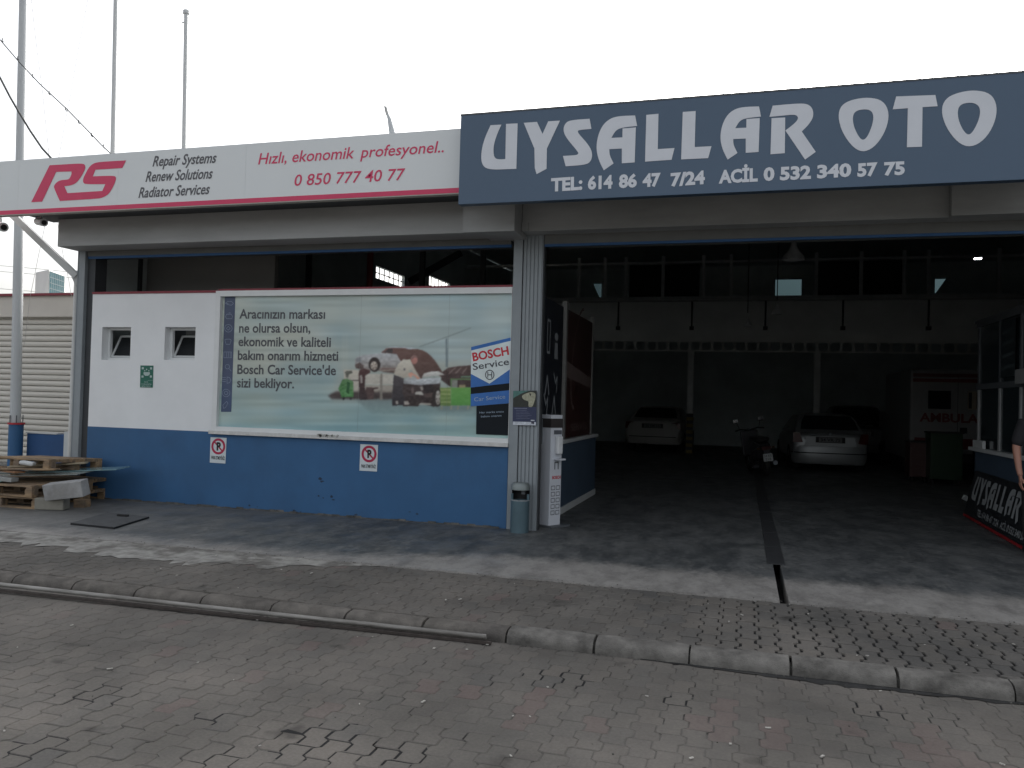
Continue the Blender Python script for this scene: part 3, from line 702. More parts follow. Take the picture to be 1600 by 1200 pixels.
# ------------------------------------------------------------------ window poster (flat print)
P = thing('window_poster', (-4.7,-.01,1.2), 'wide pale workshop advertisement filling the white framed window', 'poster')
YP = .02
c7 = zo(460,530,7.2727); b6 = zo(640,510,6.6667); k6 = zo(330,370,3.2)
import numpy as np
RS_, RX0, RY0, RWd, RHt = 2, 336, 452, 470, 246       # print raster: 2 samples per picture unit
def rast():
    H_, W_ = RHt*RS_, RWd*RS_
    Y_, X_ = np.mgrid[0:H_, 0:W_].astype(np.float32); X_ = X_/RS_+RX0; Y_ = Y_/RS_+RY0
    rg = np.random.default_rng(5)
    def smooth(sx, sy, amp):
        n_ = rg.random((max(2, int(RHt/sy))+2, max(2, int(RWd/sx))+2)).astype(np.float32)
        fy = (Y_-RY0)/sy; fx = (X_-RX0)/sx; iy = np.clip(fy.astype(int), 0, n_.shape[0]-2); ix = np.clip(fx.astype(int), 0, n_.shape[1]-2)
        ty = fy-iy; tx = fx-ix; ty = ty*ty*(3-2*ty); tx = tx*tx*(3-2*tx)
        return (((n_[iy,ix]*(1-tx)+n_[iy,ix+1]*tx)*(1-ty)+(n_[iy+1,ix]*(1-tx)+n_[iy+1,ix+1]*tx)*ty)-.5)*amp
    im = np.zeros((H_, W_, 3), np.float32)
    v = np.clip((Y_-460)/215, 0, 1)[..., None]; u = np.clip((X_-340)/460, 0, 1)[..., None]
    top = np.array([124,131,126])*(1-u)+np.array([119,134,136])*u
    mid = np.array([122,127,120])*(1-u)+np.array([116,130,132])*u; low = np.array([104,124,126])*(1-u)+np.array([100,121,120])*u
    im[:] = np.where(v < .5, top*(1-v*2)+mid*(v*2), mid*(2-v*2)+low*(v*2-1))
    im += smooth(90,5,16)[..., None] + smooth(40,40,14)[..., None]*np.array([1.2,.8,.5]) + smooth(60,12,8)[..., None]*np.array([-.6,.1,.8])
    def mask(pts):
        m_ = np.zeros((H_, W_), bool); n_ = len(pts)
        for i in range(n_):
            x1, y1 = pts[i][:2]; x2, y2 = pts[(i+1) % n_][:2]
            if y1 == y2: continue
            m_ ^= ((y1 > Y_) != (y2 > Y_)) & (X_ < (x2-x1)*(Y_-y1)/(y2-y1)+x1)
        return m_
    def soft(m_, r_):
        a = m_.astype(np.float32)
        for _ in range(2):
            for ax in (0, 1):
                c = np.cumsum(np.pad(a, [(r_+1, r_) if k == ax else (0, 0) for k in (0, 1)], mode='edge'), axis=ax)
                n2 = a.shape[ax]; hi = np.take(c, range(2*r_+1, 2*r_+1+n2), axis=ax); lo = np.take(c, range(0, n2), axis=ax); a = (hi-lo)/(2*r_+1)
        return a
    def P_(pts, col, col2=None, a=1, r_=1, tex=6, sm=0, hz=False):
        if sm: pts = chaikin(pts, sm)
        m_ = soft(mask(pts), r_)*a; ys_ = [p[1] for p in pts]; xs2 = [p[0] for p in pts]
        c = np.array(col, np.float32); c2 = np.array(col2 if col2 else col, np.float32)
        t = np.clip(((X_-min(xs2))/(max(xs2)-min(xs2)) if hz else (Y_-min(ys_))/(max(ys_)-min(ys_)+1e-6)), 0, 1)[..., None]
        im[:] = im*(1-m_[..., None])+(c*(1-t)+c2*t+(smooth(4,2.5,tex*2)+smooth(11,5,tex*1.5))[..., None])*m_[..., None]
    E7 = lambda cx, cy, rx, ry: c7(ell(cx, cy, rx, ry, 26)); E6 = lambda cx, cy, rx, ry: b6(ell(cx, cy, rx, ry, 26))
    # back wall of the pictured workshop and its floor
    P_(k6([(640,640),(1500,600),(1500,830),(600,830)]), (128,126,116), (120,120,112), .35, 8, 3)
    P_(k6([(720,812),(1510,812),(1510,905),(800,885)]), (84,94,94), (96,116,116), .8, 4, 3)
    for x_ in (0,1,2,3,4): P_(c7([(540+x_*16,-60),(545+x_*16,-60),(545+x_*16,360),(540+x_*16,360)]), (150,148,136), None, .25, 1, 2)
    P_(b6([(105,206),(420,93),(640,12),(640,20),(420,102),(105,214)]), (82,90,90), None, .8, 1, 2)
    P_(b6([(376,130),(396,120),(398,425),(374,425)]), (78,88,92), None, .8, 1, 2)
    P_(c7([(560,345),(740,350),(740,600),(560,600)]), (140,134,124), (128,122,114), .9)
    P_(c7([(800,395),(1125,395),(1125,515),(800,515)]), (136,132,124), None, .95)
    P_(c7([(800,520),(1125,520),(1125,610),(800,610)]), (118,112,104), None, .95)
    P_(c7([(380,640),(480,590),(1120,603),(1125,684),(430,682)]), (54,46,45), (44,38,38), .95, 3)
    P_(c7([(560,470),(740,462),(740,472),(560,480)]), (60,55,54)); P_(c7([(975,390),(1003,390),(1000,690),(970,690)]), (96,92,86), None, .9)
    P_(c7([(800,600),(820,545),(900,550),(950,545),(955,560),(905,570),(900,680),(800,690)]), (58,46,45))
    P_(c7([(545,460),(600,445),(668,480),(672,655),(535,660),(520,600),(495,560),(520,520)]), (66,92,62), (54,94,54), 1, 1, 14)
    P_(c7([(600,480),(630,490),(620,630),(590,600)]), (30,60,36)); P_(c7([(575,365),(655,358),(660,385),(620,400),(610,440),(585,430)]), (72,72,66))
    for x_ in (560,640): P_(E7(x_,675,14,14), (30,30,30))
    P_(c7([(730,385),(745,345),(790,320),(860,340),(862,380),(805,415),(800,560),(835,685),(745,688),(735,560)]), (58,38,37), (40,34,36), 1)
    P_(c7([(742,410),(770,405),(775,495),(752,500)]), (132,128,124), None, .8)
    # raised silver car
    P_(c7([(688,240,1),(700,205,1),(760,185,1),(900,165,1),(985,155),(1040,100,1),(1120,85,1),(1300,92,1),(1400,110),(1330,200),(1280,300),(1260,345),(1150,345),(975,362),(850,352),(770,325),(690,320)]), (142,148,152), (104,98,94), 1, 1, 12, 2)
    P_(c7([(985,152),(1045,100),(1260,100),(1300,120),(1290,185),(1110,165)]), (88,66,62), (66,50,48)); P_(c7([(1020,150),(1060,112),(1120,108),(1110,160)]), (48,44,44))
    P_(c7([(975,330),(1150,330),(1260,310),(1240,385),(1130,388),(1000,372)]), (92,70,64), (60,48,45), .9, 2)
    P_(c7([(690,290),(740,262),(790,300),(780,345),(700,330)]), (66,56,54)); P_(c7([(700,215),(745,205),(770,250),(700,262)]), (98,100,102))
    P_(c7([(990,350),(1180,340),(1180,350),(1000,362)]), (120,116,108), None, .8)
    P_(E7(910,288,66,84), (38,32,31), None, 1, 1, 5); P_(E7(905,302,38,50), (148,140,130), (124,116,108), 1, 1, 12)
    for k_ in range(5):
        an = k_*1.2566; P_(c7([(905+8*cos(an+.6),302+10*sin(an+.6)),(905+33*cos(an+.45),302+43*sin(an+.45)),(905+33*cos(an+.8),302+43*sin(an+.8))]), (66,56,52))
    # open bonnet
    P_(c7([(1120,100),(1290,118,1),(1400,105,1),(1500,145,1),(1570,205,1),(1650,320,1),(1735,470),(1600,385),(1480,400),(1440,455),(1330,330),(1200,240)]), (78,58,53), (62,48,45), 1, 1, 5, 2)
    # black car behind, body with the open bonnet, engine bay
    P_(b6([(335,480),(400,432),(520,412),(642,405),(642,640),(440,640),(330,560)]), (62,48,46), (44,36,36), 1, 1, 7)
    for k_ in range(3): P_(b6([(400+k_*70,490),(470+k_*60,430),(485+k_*60,430),(415+k_*70,495)]), (118,106,100), None, .6)
    P_(c7([(1140,480),(1430,455),(1600,440)])+b6([(200,470),(318,590),(322,820),(250,838),(120,800),(90,832),(-70,832),(-95,700)]), (52,43,42), (40,34,34), 1, 1, 9)
    P_(c7([(1215,490),(1300,425),(1430,455),(1600,440),(1600,505),(1450,525),(1250,505)])+b6([]), (138,140,140), (112,114,116), 1, 1, 14)
    P_(b6([(0,560),(130,545),(318,535),(314,600),(240,600),(200,620),(100,590),(0,600)]), (146,150,152), (110,112,114), 1, 1, 14)
    P_(b6([(125,532),(150,490),(230,468),(300,470),(370,503),(300,512)]), (158,158,154), (120,118,114), 1, 1, 8)
    P_(b6([(60,682),(125,678),(150,715),(58,712)]), (142,140,134), None, .9); P_(b6([(105,630),(135,625),(150,660),(120,670)]), (128,124,118), None, .8)
    P_(b6([(110,798),(215,798),(232,818),(92,818)]), (134,130,122), None, .85); P_(b6([(20,640),(40,630),(50,700),(20,700)]), (74,64,62))
    P_(b6([(140,610),(240,600),(250,680),(200,740),(150,700)]), (34,29,30)); P_(b6([(150,700),(250,690),(230,740),(160,740)]), (62,52,50))
    P_(E6(287,745,52,92), (36,31,31), None, 1, 1, 4); P_(E6(296,742,25,74), (140,138,132), (118,114,108), 1, 1, 8)
    for k_ in range(5):
        an = k_*1.2566+.3; P_(b6([(296+5*cos(an),742+14*sin(an)),(296+21*cos(an-.25),742+62*sin(an-.25)),(296+21*cos(an+.25),742+62*sin(an+.25))]), (62,54,52))
    # mechanic
    P_(c7([(1130,400),(1245,445),(1235,540),(1228,610),(1260,690),(1285,745),(1110,757),(1112,640),(1120,520)]), (56,52,54), (36,34,37), 1, 1, 5)
    P_(c7([(1150,700),(1175,700),(1180,735),(1155,738)]), (128,122,116)); P_(c7([(1245,705),(1290,700),(1310,745),(1250,742)]), (124,118,112))
    P_(c7([(1185,275,1),(1235,228,1),(1318,232,1),(1348,300),(1430,445),(1405,458),(1330,345),(1300,355),(1345,430),(1290,430),(1240,442),(1130,400),(1150,335)]), (150,146,136), (126,120,110), 1, 1, 6)
    P_(c7([(1290,395),(1330,370),(1430,445),(1400,455),(1345,405),(1320,440)]), (150,112,98)); P_(E7(1362,236,38,50), (148,104,96), (118,82,76), 1, 1, 5)
    P_(c7([(1325,205),(1350,180),(1392,190),(1400,225),(1370,205),(1335,235)]), (98,76,72)); P_(c7([(1240,335),(1258,330),(1262,355),(1245,358)]), (60,56,60))
    # carts
    P_(b6([(320,640),(432,640),(432,828),(320,828)]), (92,108,62), (72,92,52), 1, 1, 4)
    for k_ in range(4): P_(b6([(324,660+k_*42),(428,660+k_*42),(428,666+k_*42),(324,666+k_*42)]), (148,148,112), None, .8)
    P_(b6([(432,636),(644,636),(644,824),(432,824)]), (76,116,60), (64,108,54), 1, 1, 3)
    for q_ in ([(430,545),(644,545),(644,556),(430,556)], [(430,545),(440,545),(440,640),(430,640)]): P_(b6(q_), (74,110,66))
    P_(b6([(440,560),(500,560),(500,640),(440,640)]), (118,124,116), None, .7); P_(b6([(515,610),(580,605),(582,638),(515,638)]), (112,104,78), None, .9); P_(b6([(535,520),(640,516),(640,530),(535,532)]), (84,122,96), None, .8)
    for x_ in (330,430,500,605): P_(b6([(x_,824),(x_+14,824),(x_+10,866),(x_-6,866)]), (122,118,100))
    P_(b6([(270,826),(644,830),(644,880),(300,878)]), (66,72,70), None, .35, 5, 2)
    for ch in range(3): im[..., ch] = soft(im[..., ch], 1)
    return im
RIM = rast()
LUTK = .40
def s2la(a_):
    a_ = np.clip(a_, 0, 255)/255; return np.where(a_ <= .04045, a_/12.92, ((a_+.055)/1.055)**2.4)
RLIN = np.clip(s2la(RIM)/LUTK, 0, .85)
pm = bpy.data.materials.new('printed_film'); pm.use_nodes = True
_b = pm.node_tree.nodes['Principled BSDF']; _a = pm.node_tree.nodes.new('ShaderNodeAttribute'); _a.attribute_name = 'ink'
pm.node_tree.links.new(_a.outputs['Color'], _b.inputs['Base Color']); _b.inputs['Roughness'].default_value = .22; _b.inputs['Specular IOR Level'].default_value = .4
def film(a, b, z0_, z1_):
    nx = max(2, int((b-a)/4.08*460)); nz = 215
    xs2 = [a+(b-a)*i/nx for i in range(nx+1)]; zs2 = [z0_+(z1_-z0_)*j/nz for j in range(nz+1)]
    me = bpy.data.meshes.new('printed_sheet')
    vs = [(x_+4.7, YP+.01, z_-1.2) for z_ in zs2 for x_ in xs2]; w_ = nx+1
    me.from_pydata(vs, [], [(j*w_+i, j*w_+i+1, (j+1)*w_+i+1, (j+1)*w_+i) for j in range(nz) for i in range(nx)]); me.update()
    ca = me.color_attributes.new('ink', 'FLOAT_COLOR', 'POINT'); buf = np.ones((len(vs), 4), np.float32)
    G = np.array([proj((x_, YP, z_)) for z_ in zs2 for x_ in xs2])
    ix = np.clip(((G[:,0]-RX0)*RS_).round().astype(int), 0, RLIN.shape[1]-1); iy = np.clip(((G[:,1]-RY0)*RS_).round().astype(int), 0, RLIN.shape[0]-1)
    buf[:, :3] = RLIN[iy, ix]; ca.data.foreach_set('color', buf.ravel()); me.materials.append(pm)
    o = bpy.data.objects.new('printed_sheet', me); COL.objects.link(o); o.parent = P
sheets = [X0+t, PY(562,560,YP).x, PY(700,560,YP).x, X1-.006]
for a, b in zip(sheets, sheets[1:]): film(a+.0012, b-.0012, Z0+.1, Z1-t)
MB().box((X0+t,YP+.004,Z0+.1),(X1-.006,YP+.01,Z1-t)).build('backing_glass', mat('seam_grey', (.25,.28,.28), .4), P)
def pr(name, col, items, k, smooth=0, label=None):
    mb = MB()
    for i, it in enumerate(items): pp(mb, it, YP, k+i*2e-4, smooth)
    return mb.build(name, mat('print_'+name+str(int(k*10000)), tuple(min(.8, s2l(c)/LUTK) for c in col), .5, .12, 3, spec=.15), P, label=label)
pr('blue_sign_print', (44,76,122), [b6([(645,215),(1062,115),(1050,590),(640,637)]), b6([(640,705),(1045,665),(1040,800),(640,832)])], .0105)
pr('black_sign_print', (14,18,22), [b6([(640,637),(1050,590),(1045,665),(640,705)]), b6([(700,828),(1040,802),(1033,1135),(695,1122)])], .0107)
pr('white_shield_print', (146,172,178), [b6([(645,252),(1058,150),(1055,442),(835,597),(642,495)])], .0115)
mb = MB(); q_ = b6([(665,362),(1040,292)]); ptext(mb, 'BOSCH', YP, q_[0][0], q_[0][1], q_[1][0], q_[1][1], 12.5, .0125, 0, .03); mb.build('red_lettering', mat('print_red', (.55,.02,.04), .4), P)
mb = MB(); q_ = b6([(665,455),(1042,398)]); ptext(mb, 'Service', YP, q_[0][0], q_[0][1], q_[1][0], q_[1][1], 10, .0125, 0, .012)
cc = b6([(838,505)])[0]; ring = pxuv([(cc[0]+6.6*cos(i*pi/12), cc[1]+7.2*sin(i*pi/12)) for i in range(24)], YP); stroke(mb, ring, .011, facade(YP), .0125, True)
for pth in ([(-3,-4),(-3,4)], [(3,-4),(3,4)], [(-3,0),(3,0)]): stroke(mb, pxuv([(cc[0]+a_, cc[1]+b_) for a_, b_ in pth], YP), .011, facade(YP), .0125)
mb.build('black_lettering', mat('print_ink', (.06,.065,.08), .4), P)
mb = MB(); q_ = b6([(678,782),(1000,750)]); ptext(mb, 'Car Service', YP, q_[0][0], q_[0][1], q_[1][0], q_[1][1], 6, .0125)
q_ = b6([(732,908),(985,895)]); ptext(mb, 'Her marka araca', YP, q_[0][0], q_[0][1], q_[1][0], q_[1][1], 3.0, .0125)
q_ = b6([(748,948),(960,938)]); ptext(mb, 'bakım onarım', YP, q_[0][0], q_[0][1], q_[1][0], q_[1][1], 3.0, .0125)
mb.build('pale_lettering', mat('print_pale', (.33,.42,.52), .4), P)
mb = MB()
for s_, a_, b_, c_, d_ in (('Aracınızın markası',374,497.5,508,498),('ne olursa olsun,',373.5,519.5,485,519.5),('ekonomik ve kaliteli',372.5,540.5,517,542),('bakım onarım hizmeti',371.5,562,528.5,563.5),("Bosch Car Service'de",370.8,584,525,586),('sizi bekliyor.',370.3,605,459.5,606.5)):
    tline('slogan_lettering', mat('print_slogan', (.085,.09,.10), .4), P, s_, YP, a_, b_, c_, d_, 14.2, .003, 0, .02)
# icon strip
mb = MB(); pp(mb, [(351.5,462.5),(368,462.5),(361.5,643.5),(345.5,643.5)], YP, .0025)
ics = mb.build('icon_strip', mat('print_navy', (.07,.09,.155), .4, .25, 1.5, col2=(.04,.08,.17)), P)
V = facade(YP); ICN = {}
def icn(cx, cy, pts, closed=True):
    mb = ICN.setdefault(cy, MB()); stroke(mb, pxuv([(cx+a_, cy+b_) for a_, b_ in pts], YP), .0065, V, .0035, closed)
icn(359,474,[(-6,0),(-3,-3),(3,-3),(6,0),(3,3),(-3,2)]); icn(359,474,[(-7,-1),(-5,1),(-2,0)], False)
icn(358.5,494,[(-4,-3),(3,-3),(5,0),(4,4),(-4,4),(-6,1)]); icn(358.5,494,[(-1,-5),(2,-5)], False)
icn(357,513,[(6*cos(i*pi/6),6*sin(i*pi/6)) for i in range(12)]); icn(357,513,[(-3,0),(0,-3),(3,0),(0,3)])
icn(356.5,534,[(-5,-3),(-2,-4),(3,-4),(5,-2),(3,4),(-3,4)])
icn(356,554,[(-6,-4),(6,-4),(6,5),(-6,5)]); 
for k_ in (-2,1,4): icn(356,554,[(k_,-3),(k_,4)], False)
icn(355.5,573,[(3.5*cos(i*pi/5),3.5*sin(i*pi/5)) for i in range(10)]); icn(355.5,573,[(3,3),(6,7)], False)
icn(355,594,[(0,-5),(4,-4),(6,0),(4,4),(0,5)]); 
for k_ in (-4,-1,2): icn(355,594,[(-7,k_),(-2,k_)], False)
icn(353.5,614,[(6*cos(i*pi/6),6*sin(i*pi/6)) for i in range(12)]); icn(353.5,614,[(3*cos(i*pi/3),3*sin(i*pi/3)) for i in range(6)])
icn(352.5,633,[(-3,5),(-4,0),(2,-6),(4,-3),(0,4)])
for q_ in ICN.values(): q_.build('service_symbol', mat('print_sym', (.22,.27,.36), .4), ics)

# ------------------------------------------------------------------ small wall signs
def quadbox(pts, Y, th, name, m, parent):
    uv = pxuv(pts, Y); return MB().prism([(a_, Y, b_) for a_, b_ in uv[::-1]], (0, -th, 0)).build(name, m, parent)
paper = mat('sign_white', (.62,.68,.70), .4, .04)
def noparking(pts, c, rx, ry, base, lab):
    p = PY(*c, -.006); t_ = thing('no_parking_sign', p, lab, 'sign', 'no parking signs on the blue dado')
    quadbox(pts, -.006, .004, 'plate', paper, t_)
    mb = MB(); stroke(mb, pxuv(ell(c[0], c[1], rx, ry, 28), -.01), .03, facade(-.01), .0015, True)
    stroke(mb, pxuv([(c[0]-rx*.7, c[1]-ry*.72), (c[0]+rx*.7, c[1]+ry*.72)], -.01), .02, facade(-.01), .001)
    mb.build('red_ring', mat('ring_red', (.42,.02,.07), .4), t_)
    mb = MB(); ptext(mb, 'P', -.01, c[0]-2.6, c[1]+5.6, c[0]+3.9, c[1]+5.7, 11.5, .003, 0, .05)
    ptext(mb, 'PARK ETMEYİNİZ', -.01, base[0], base[1], base[2], base[3], 5, .002, 0, .02); mb.build('lettering', black, t_)
noparking([(329.3,683),(354.3,684.3),(352.2,724.3),(328,722.7)], (341.2,697.5), 9.3, 10.8, (330.3,717.2,351.3,718.8), 'white no parking plate under the left corner of the poster window')
noparking([(563.3,694),(591,695.3),(589,736.8),(561.8,735.2)], (576.7,709.3), 10, 11.2, (564.5,730.6,587.3,731.6), 'white no parking plate under the middle of the poster window')
t_ = thing('assembly_point_sign', PY(229,590,-.004), 'small green sign with white people symbol between the small windows', 'sign')
quadbox([(219.7,571),(239.8,571.3),(238.8,605.7),(219,605.3)], -.002, .004, 'plate', mat('sign_green', (.015,.13,.09), .4, .1), t_)
mb = MB(); V = facade(-.006); zg = zo(200,560,20)
def g_(pts): polys(mb, [pxuv(zg(pts), -.006)], V, .0015)
for cx, cy, s_ in ((585,345,20),(525,385,18),(655,385,18)): g_(ell(cx,cy,s_,s_*1.3,10))
g_([(490,430),(680,430),(690,490),(630,540),(545,545),(490,495)])
for cx, cy in ((465,310),(725,315),(455,570),(715,570)): g_([(cx-32,cy-35),(cx+32,cy-35),(cx+32,cy+30),(cx-32,cy+30)])
g_([(620,686),(790,686),(790,692),(620,692)])
for s_, a_, b_, c_ in (('ACİL',505,760,635),('TOPLANMA',415,830,740),('BÖLGESİ',430,895,705)): ptext(mb, s_, -.006, 200+a_/20, 560+b_/20, 200+c_/20, 560+b_/20, 2.3, .0015)
mb.build('white_print', mat('pale_print', (.42,.52,.50), .5), t_)

t_ = thing('column_poster', PY(818,640,-.035), 'dark blue notice with engine picture taped to the grey column', 'poster')
YC = -.034; zc = zo(790,600,15)
quadbox(zc([(180,160),(730,155),(720,975),(165,960)]), YC, .003, 'sheet', mat('notice_navy', (.035,.045,.10), .35, .15), t_)
def cpr(name, col, lst, k, sm=0):
    mb = MB()
    for i, it in enumerate(lst): pp(mb, zc(it), YC-.003, k+i*1e-4, sm)
    mb.build(name, mat('c_'+name, col, .4, .3, 30), t_)
cpr('picture', (.03,.035,.03), [[(180,160),(730,155),(722,540),(172,545)]], .001)
cpr('teal_corner', (.08,.20,.18), [[(182,162),(560,158),(400,210),(230,300),(178,340)]], .0013)
cpr('pale_machine', (.38,.38,.28), [[(380,270,1),(500,210,1),(640,185,1),(710,230,1),(690,360,1),(640,520,1),(590,545,1),(530,530,1),(545,400,1),(450,380,1),(390,330,1)]], .0016, 2)
cpr('dark_hole', (.03,.03,.025), [[(555,215),(600,225),(590,290),(565,260)], [(380,370),(440,380),(500,430),(450,450)]], .0019)
cpr('text_lines', (.16,.18,.26), [[(205,560),(505,565),(505,585),(205,580)]]+[[(245,615+i*38),(500+(i*37) % 120,617+i*38),(500+(i*37) % 120,624+i*38),(245,622+i*38)] for i in range(6)], .0013)
cpr('white_foot', (.58,.62,.68), [[(172,880),(712,892),(710,972),(168,958)], [(590,840),(680,842),(680,865),(590,862)]], .0013)
cpr('foot_mark', (.05,.05,.08), [[(600,872),(672,874),(672,935),(600,932)]], .0018)

# ------------------------------------------------------------------ litter bin and sanitiser stand
bx_ = -2.455; t_ = thing('litter_bin', (bx_,-.2,zi), 'slim blue grey steel litter bin with open hood beside the column', 'litter bin')
binm = mat('bin_metal', (.10,.16,.19), .35, .12, 6, metal=.3)
bp_ = Vector((bx_,-.17,zi)); r_ = .108
MB().lathe(bp_, [(0,0),(r_,0),(r_,.37),(r_-.006,.37),(r_-.006,.345),(0,.33)], 28).build('drum', binm, t_, smooth=True)
MB().lathe(bp_+Vector((0,0,.365)), [(r_+.003,0),(r_+.003,.012),(r_-.004,.014)], 28).build('rim', steel, t_, smooth=True)
MB().lathe(bp_, [(r_,.37),(r_,.545)], 20, radians(10), radians(170)).lathe(bp_, [(r_-.01,.37),(r_-.01,.535)], 20, radians(10), radians(170)).build('hood_back', black, t_, smooth=True)
MB().lathe(bp_, [(r_+.002,.49),(r_+.002,.54),(r_-.02,.57),(0,.575)], 28).build('lid', mat('bin_lid', (.22,.25,.25), .4, .1, metal=.3), t_, smooth=True)
for s_ in (-1, 1): MB().box((bx_+s_*(r_-.012)-.012,-.185,zi+.37),(bx_+s_*(r_-.012)+.012,-.15,zi+.44)).build('side_post', binm, t_)
MB().box((bx_+.02,-.17-.03,zi+.44),(bx_+.06,-.17,zi+.49)).build('ashtray', steel_dark, t_)

sx, sy = -2.235, .42
R_ = Matrix.Rotation(radians(-30), 3, 'Z')
t_ = thing('sanitiser_stand', (sx,sy,zi), 'tall white hand sanitiser stand beside the grey column', 'dispenser')
def rb(a, b): return MB().box(a, b, R_, (sx, sy, 0))
wh = mat('stand_white', (.62,.65,.70), .35, .03)
rb((sx-.16,sy-.14,zi),(sx+.15,sy+.2,zi+.02)).build('foot_plate', steel_dark, t_)
rb((sx-.09,sy-.1,zi+.02),(sx+.075,sy+.1,1.32)).build('column', wh, t_, bevel=.003)
rb((sx-.094,sy-.104,1.32),(sx+.079,sy+.104,1.43)).build('header_band', mat('stand_band', (.05,.045,.045), .4), t_)
rb((sx-.09,sy-.1,1.43),(sx+.075,sy+.1,1.475)).build('top_cap', wh, t_, bevel=.003)
rb((sx+.075,sy-.03,1.0),(sx+.135,sy+.06,1.22)).build('dispenser', mat('disp_white', (.7,.72,.73), .25), t_, bevel=.015)
rb((sx+.075,sy-.04,.93),(sx+.17,sy+.07,.95)).build('drip_tray', wh, t_)
SB = Basis(R_@Vector((.0757,0,0))+Vector((sx,sy,0)), R_@Vector((0,1,0)), (0,0,1), R_@Vector((1,0,0)))
mb = MB()
for i in range(5):
    for j in range(2): stroke(mb, [(-.07+j*.085,.27+i*.075),(-.01+j*.085,.27+i*.075),(-.01+j*.085,.315+i*.075),(-.07+j*.085,.315+i*.075)], .008, SB, .002, True)
stroke(mb, [(-.02,.82),(-.02,.9),(.04,.9),(.04,.82)], .016, SB, .002); polys(mb, [[(-.05,1.24),(.09,1.24),(.09,1.29),(-.05,1.29)]], SB, .002)
mb.build('instruction_print', mat('instr', (.12,.13,.15), .5), t_)
mb = MB(); text(mb, 'BOSCH', SB, (-.06,.70), (.09,.70), .035, .002, 0, .03); mb.build('red_lettering', mat('print_red', (.55,.02,.04)), t_)

# ------------------------------------------------------------------ left background
NB = thing('neighbour_building', (-15,3.1,.12), 'low cream building with white roller shutter left of the workshop', 'building')
cream = mat('cream_plaster', (.62,.58,.52), .85, .08, 1.5, .1)
zs = PY(10,495,3.1).z; zp = PY(10,463,3.1).z
MB().box((-22,3.1,zs),(-9.45,3.3,zp)).box((-22,3.3,.12),(-9.45,10,zp-.1)).build('wall', cream, NB)
MB().box((-22.1,3.04,zp),(-9.4,3.36,zp+.045)).build('red_coping', red_trim, NB)
sh = MB().box((-22,3.24,.12),(-9.45,3.28,zs)).build('shutter_backing', mat('shutter_back', (.3,.29,.27), .6), NB)
slat_m = mat('shutter_slat', (.60,.57,.51), .45, .06, 2, stretch=(.3,1,4))
zz = .15; nsl = 0
while zz < zs-.02:
    pr_ = [(3.235,zz+.002),(3.205,zz+.008),(3.19,zz+.035),(3.195,zz+.075),(3.215,zz+.1),(3.235,zz+.104)]
    MB().prism([(-22,a_,min(b_,zs)) for a_, b_ in pr_], (12.5,0,0)).build('slat', slat_m, sh, smooth=True); zz += .108
MB().box((-22,3.02,.1),(-9.4,3.2,.15)).build('threshold', conc_light, NB)

t_ = thing('air_conditioner', PY(78,462,4.2), 'boxy outdoor air conditioning unit on the cream building roof', 'air conditioner')
ab = PY(78,466,4.2); ab.z = zp-.1
pa, pb, pc = PY(55,440,4.3), PY(76,440,4.0), PY(103,440,4.75)
zt_ac = PY(76,421,4.0).z
MB().prism([(pa.x,pa.y,ab.z),(pb.x,pb.y,ab.z),(pc.x,pc.y,ab.z),(pc.x+pa.x-pb.x,pc.y+pa.y-pb.y,ab.z)], (0,0,zt_ac-ab.z)).build('casing', frame_grey, t_, bevel=.01)
eU = (pc-pb); eU.z = 0; L_ = eU.length; eU.normalize(); nn = Vector((eU.y,-eU.x,0))
AB = Basis((pb.x,pb.y,ab.z), eU, (0,0,1), nn)
mb = MB(); polys(mb, [[(.02,.05),(L_-.08,.05),(L_-.08,zt_ac-ab.z-.04),(.02,zt_ac-ab.z-.04)]], AB, .004); mb.build('coil', mat('coil_teal', (.03,.085,.105), .7, spec=.1), t_)
mb = MB()
for i in range(9): stroke(mb, [(.02+i*(L_-.1)/8,.05),(.02+i*(L_-.1)/8,zt_ac-ab.z-.04)], .012, AB, .012)
for i in range(7): stroke(mb, [(.02,.05+i*(zt_ac-ab.z-.09)/6),(L_-.08,.05+i*(zt_ac-ab.z-.09)/6)], .012, AB, .014)
mb.build('guard_grille', mat('grille', (.09,.14,.155), .6), t_)

pole_m = mat('pole_white', (.50,.52,.53), .4, .06, 2, stretch=(2,2,.4))
def pole(name, bx, by, tx, ty, Y, r0, r1, lab, cat='flagpole', g='white flagpoles behind the grey sign', z0=.12):
    p0 = PY(bx, by, Y); p1 = PY(tx, ty, Y); d_ = (p1-p0)
    p0 = p0 + d_*((z0-p0.z)/d_.z)
    t_ = thing(name, p0, lab, cat, g)
    MB().tube([p0, p0+(p1-p0)*.5, p1], [r0, (r0+r1)/2, r1], 18).build('pole_shaft', pole_m, t_, smooth=True)
    return t_, p0, p1
t_, p0, p1 = pole('flagpole', 24, 660, 38, -60, 1.9, .088, .068, 'thick nearest white flagpole with blue painted foot at left edge')
MB().lathe(p0, [(.115,0),(.115,.86),(.10,.87)], 20).build('blue_foot', wall_blue, t_, smooth=True)
MB().lathe(p0+Vector((0,0,.86)), [(.10,0),(.135,0),(.135,.03),(.10,.03)], 20).build('red_collar', mat('collar_red', (.45,.03,.04), .5), t_, smooth=True)
for k in range(6):
    a_ = k*pi/3+.3; MB().tube([p0+Vector((.11*cos(a_),.11*sin(a_),0.89)), p0+Vector((.11*cos(a_),.11*sin(a_),1.02))], .009, 6).build('anchor_bolt', steel_dark, t_)
t_, q0_, q1_ = pole('flagpole', 176.5, 235, 182.3, -60, 12, .085, .072, 'middle white flagpole rising behind the red logo letters')
t_, q0_, q1_ = pole('flagpole', 287.5, 228, 291, 21, 16, .085, .078, 'farthest white flagpole whose capped top shows in the sky')
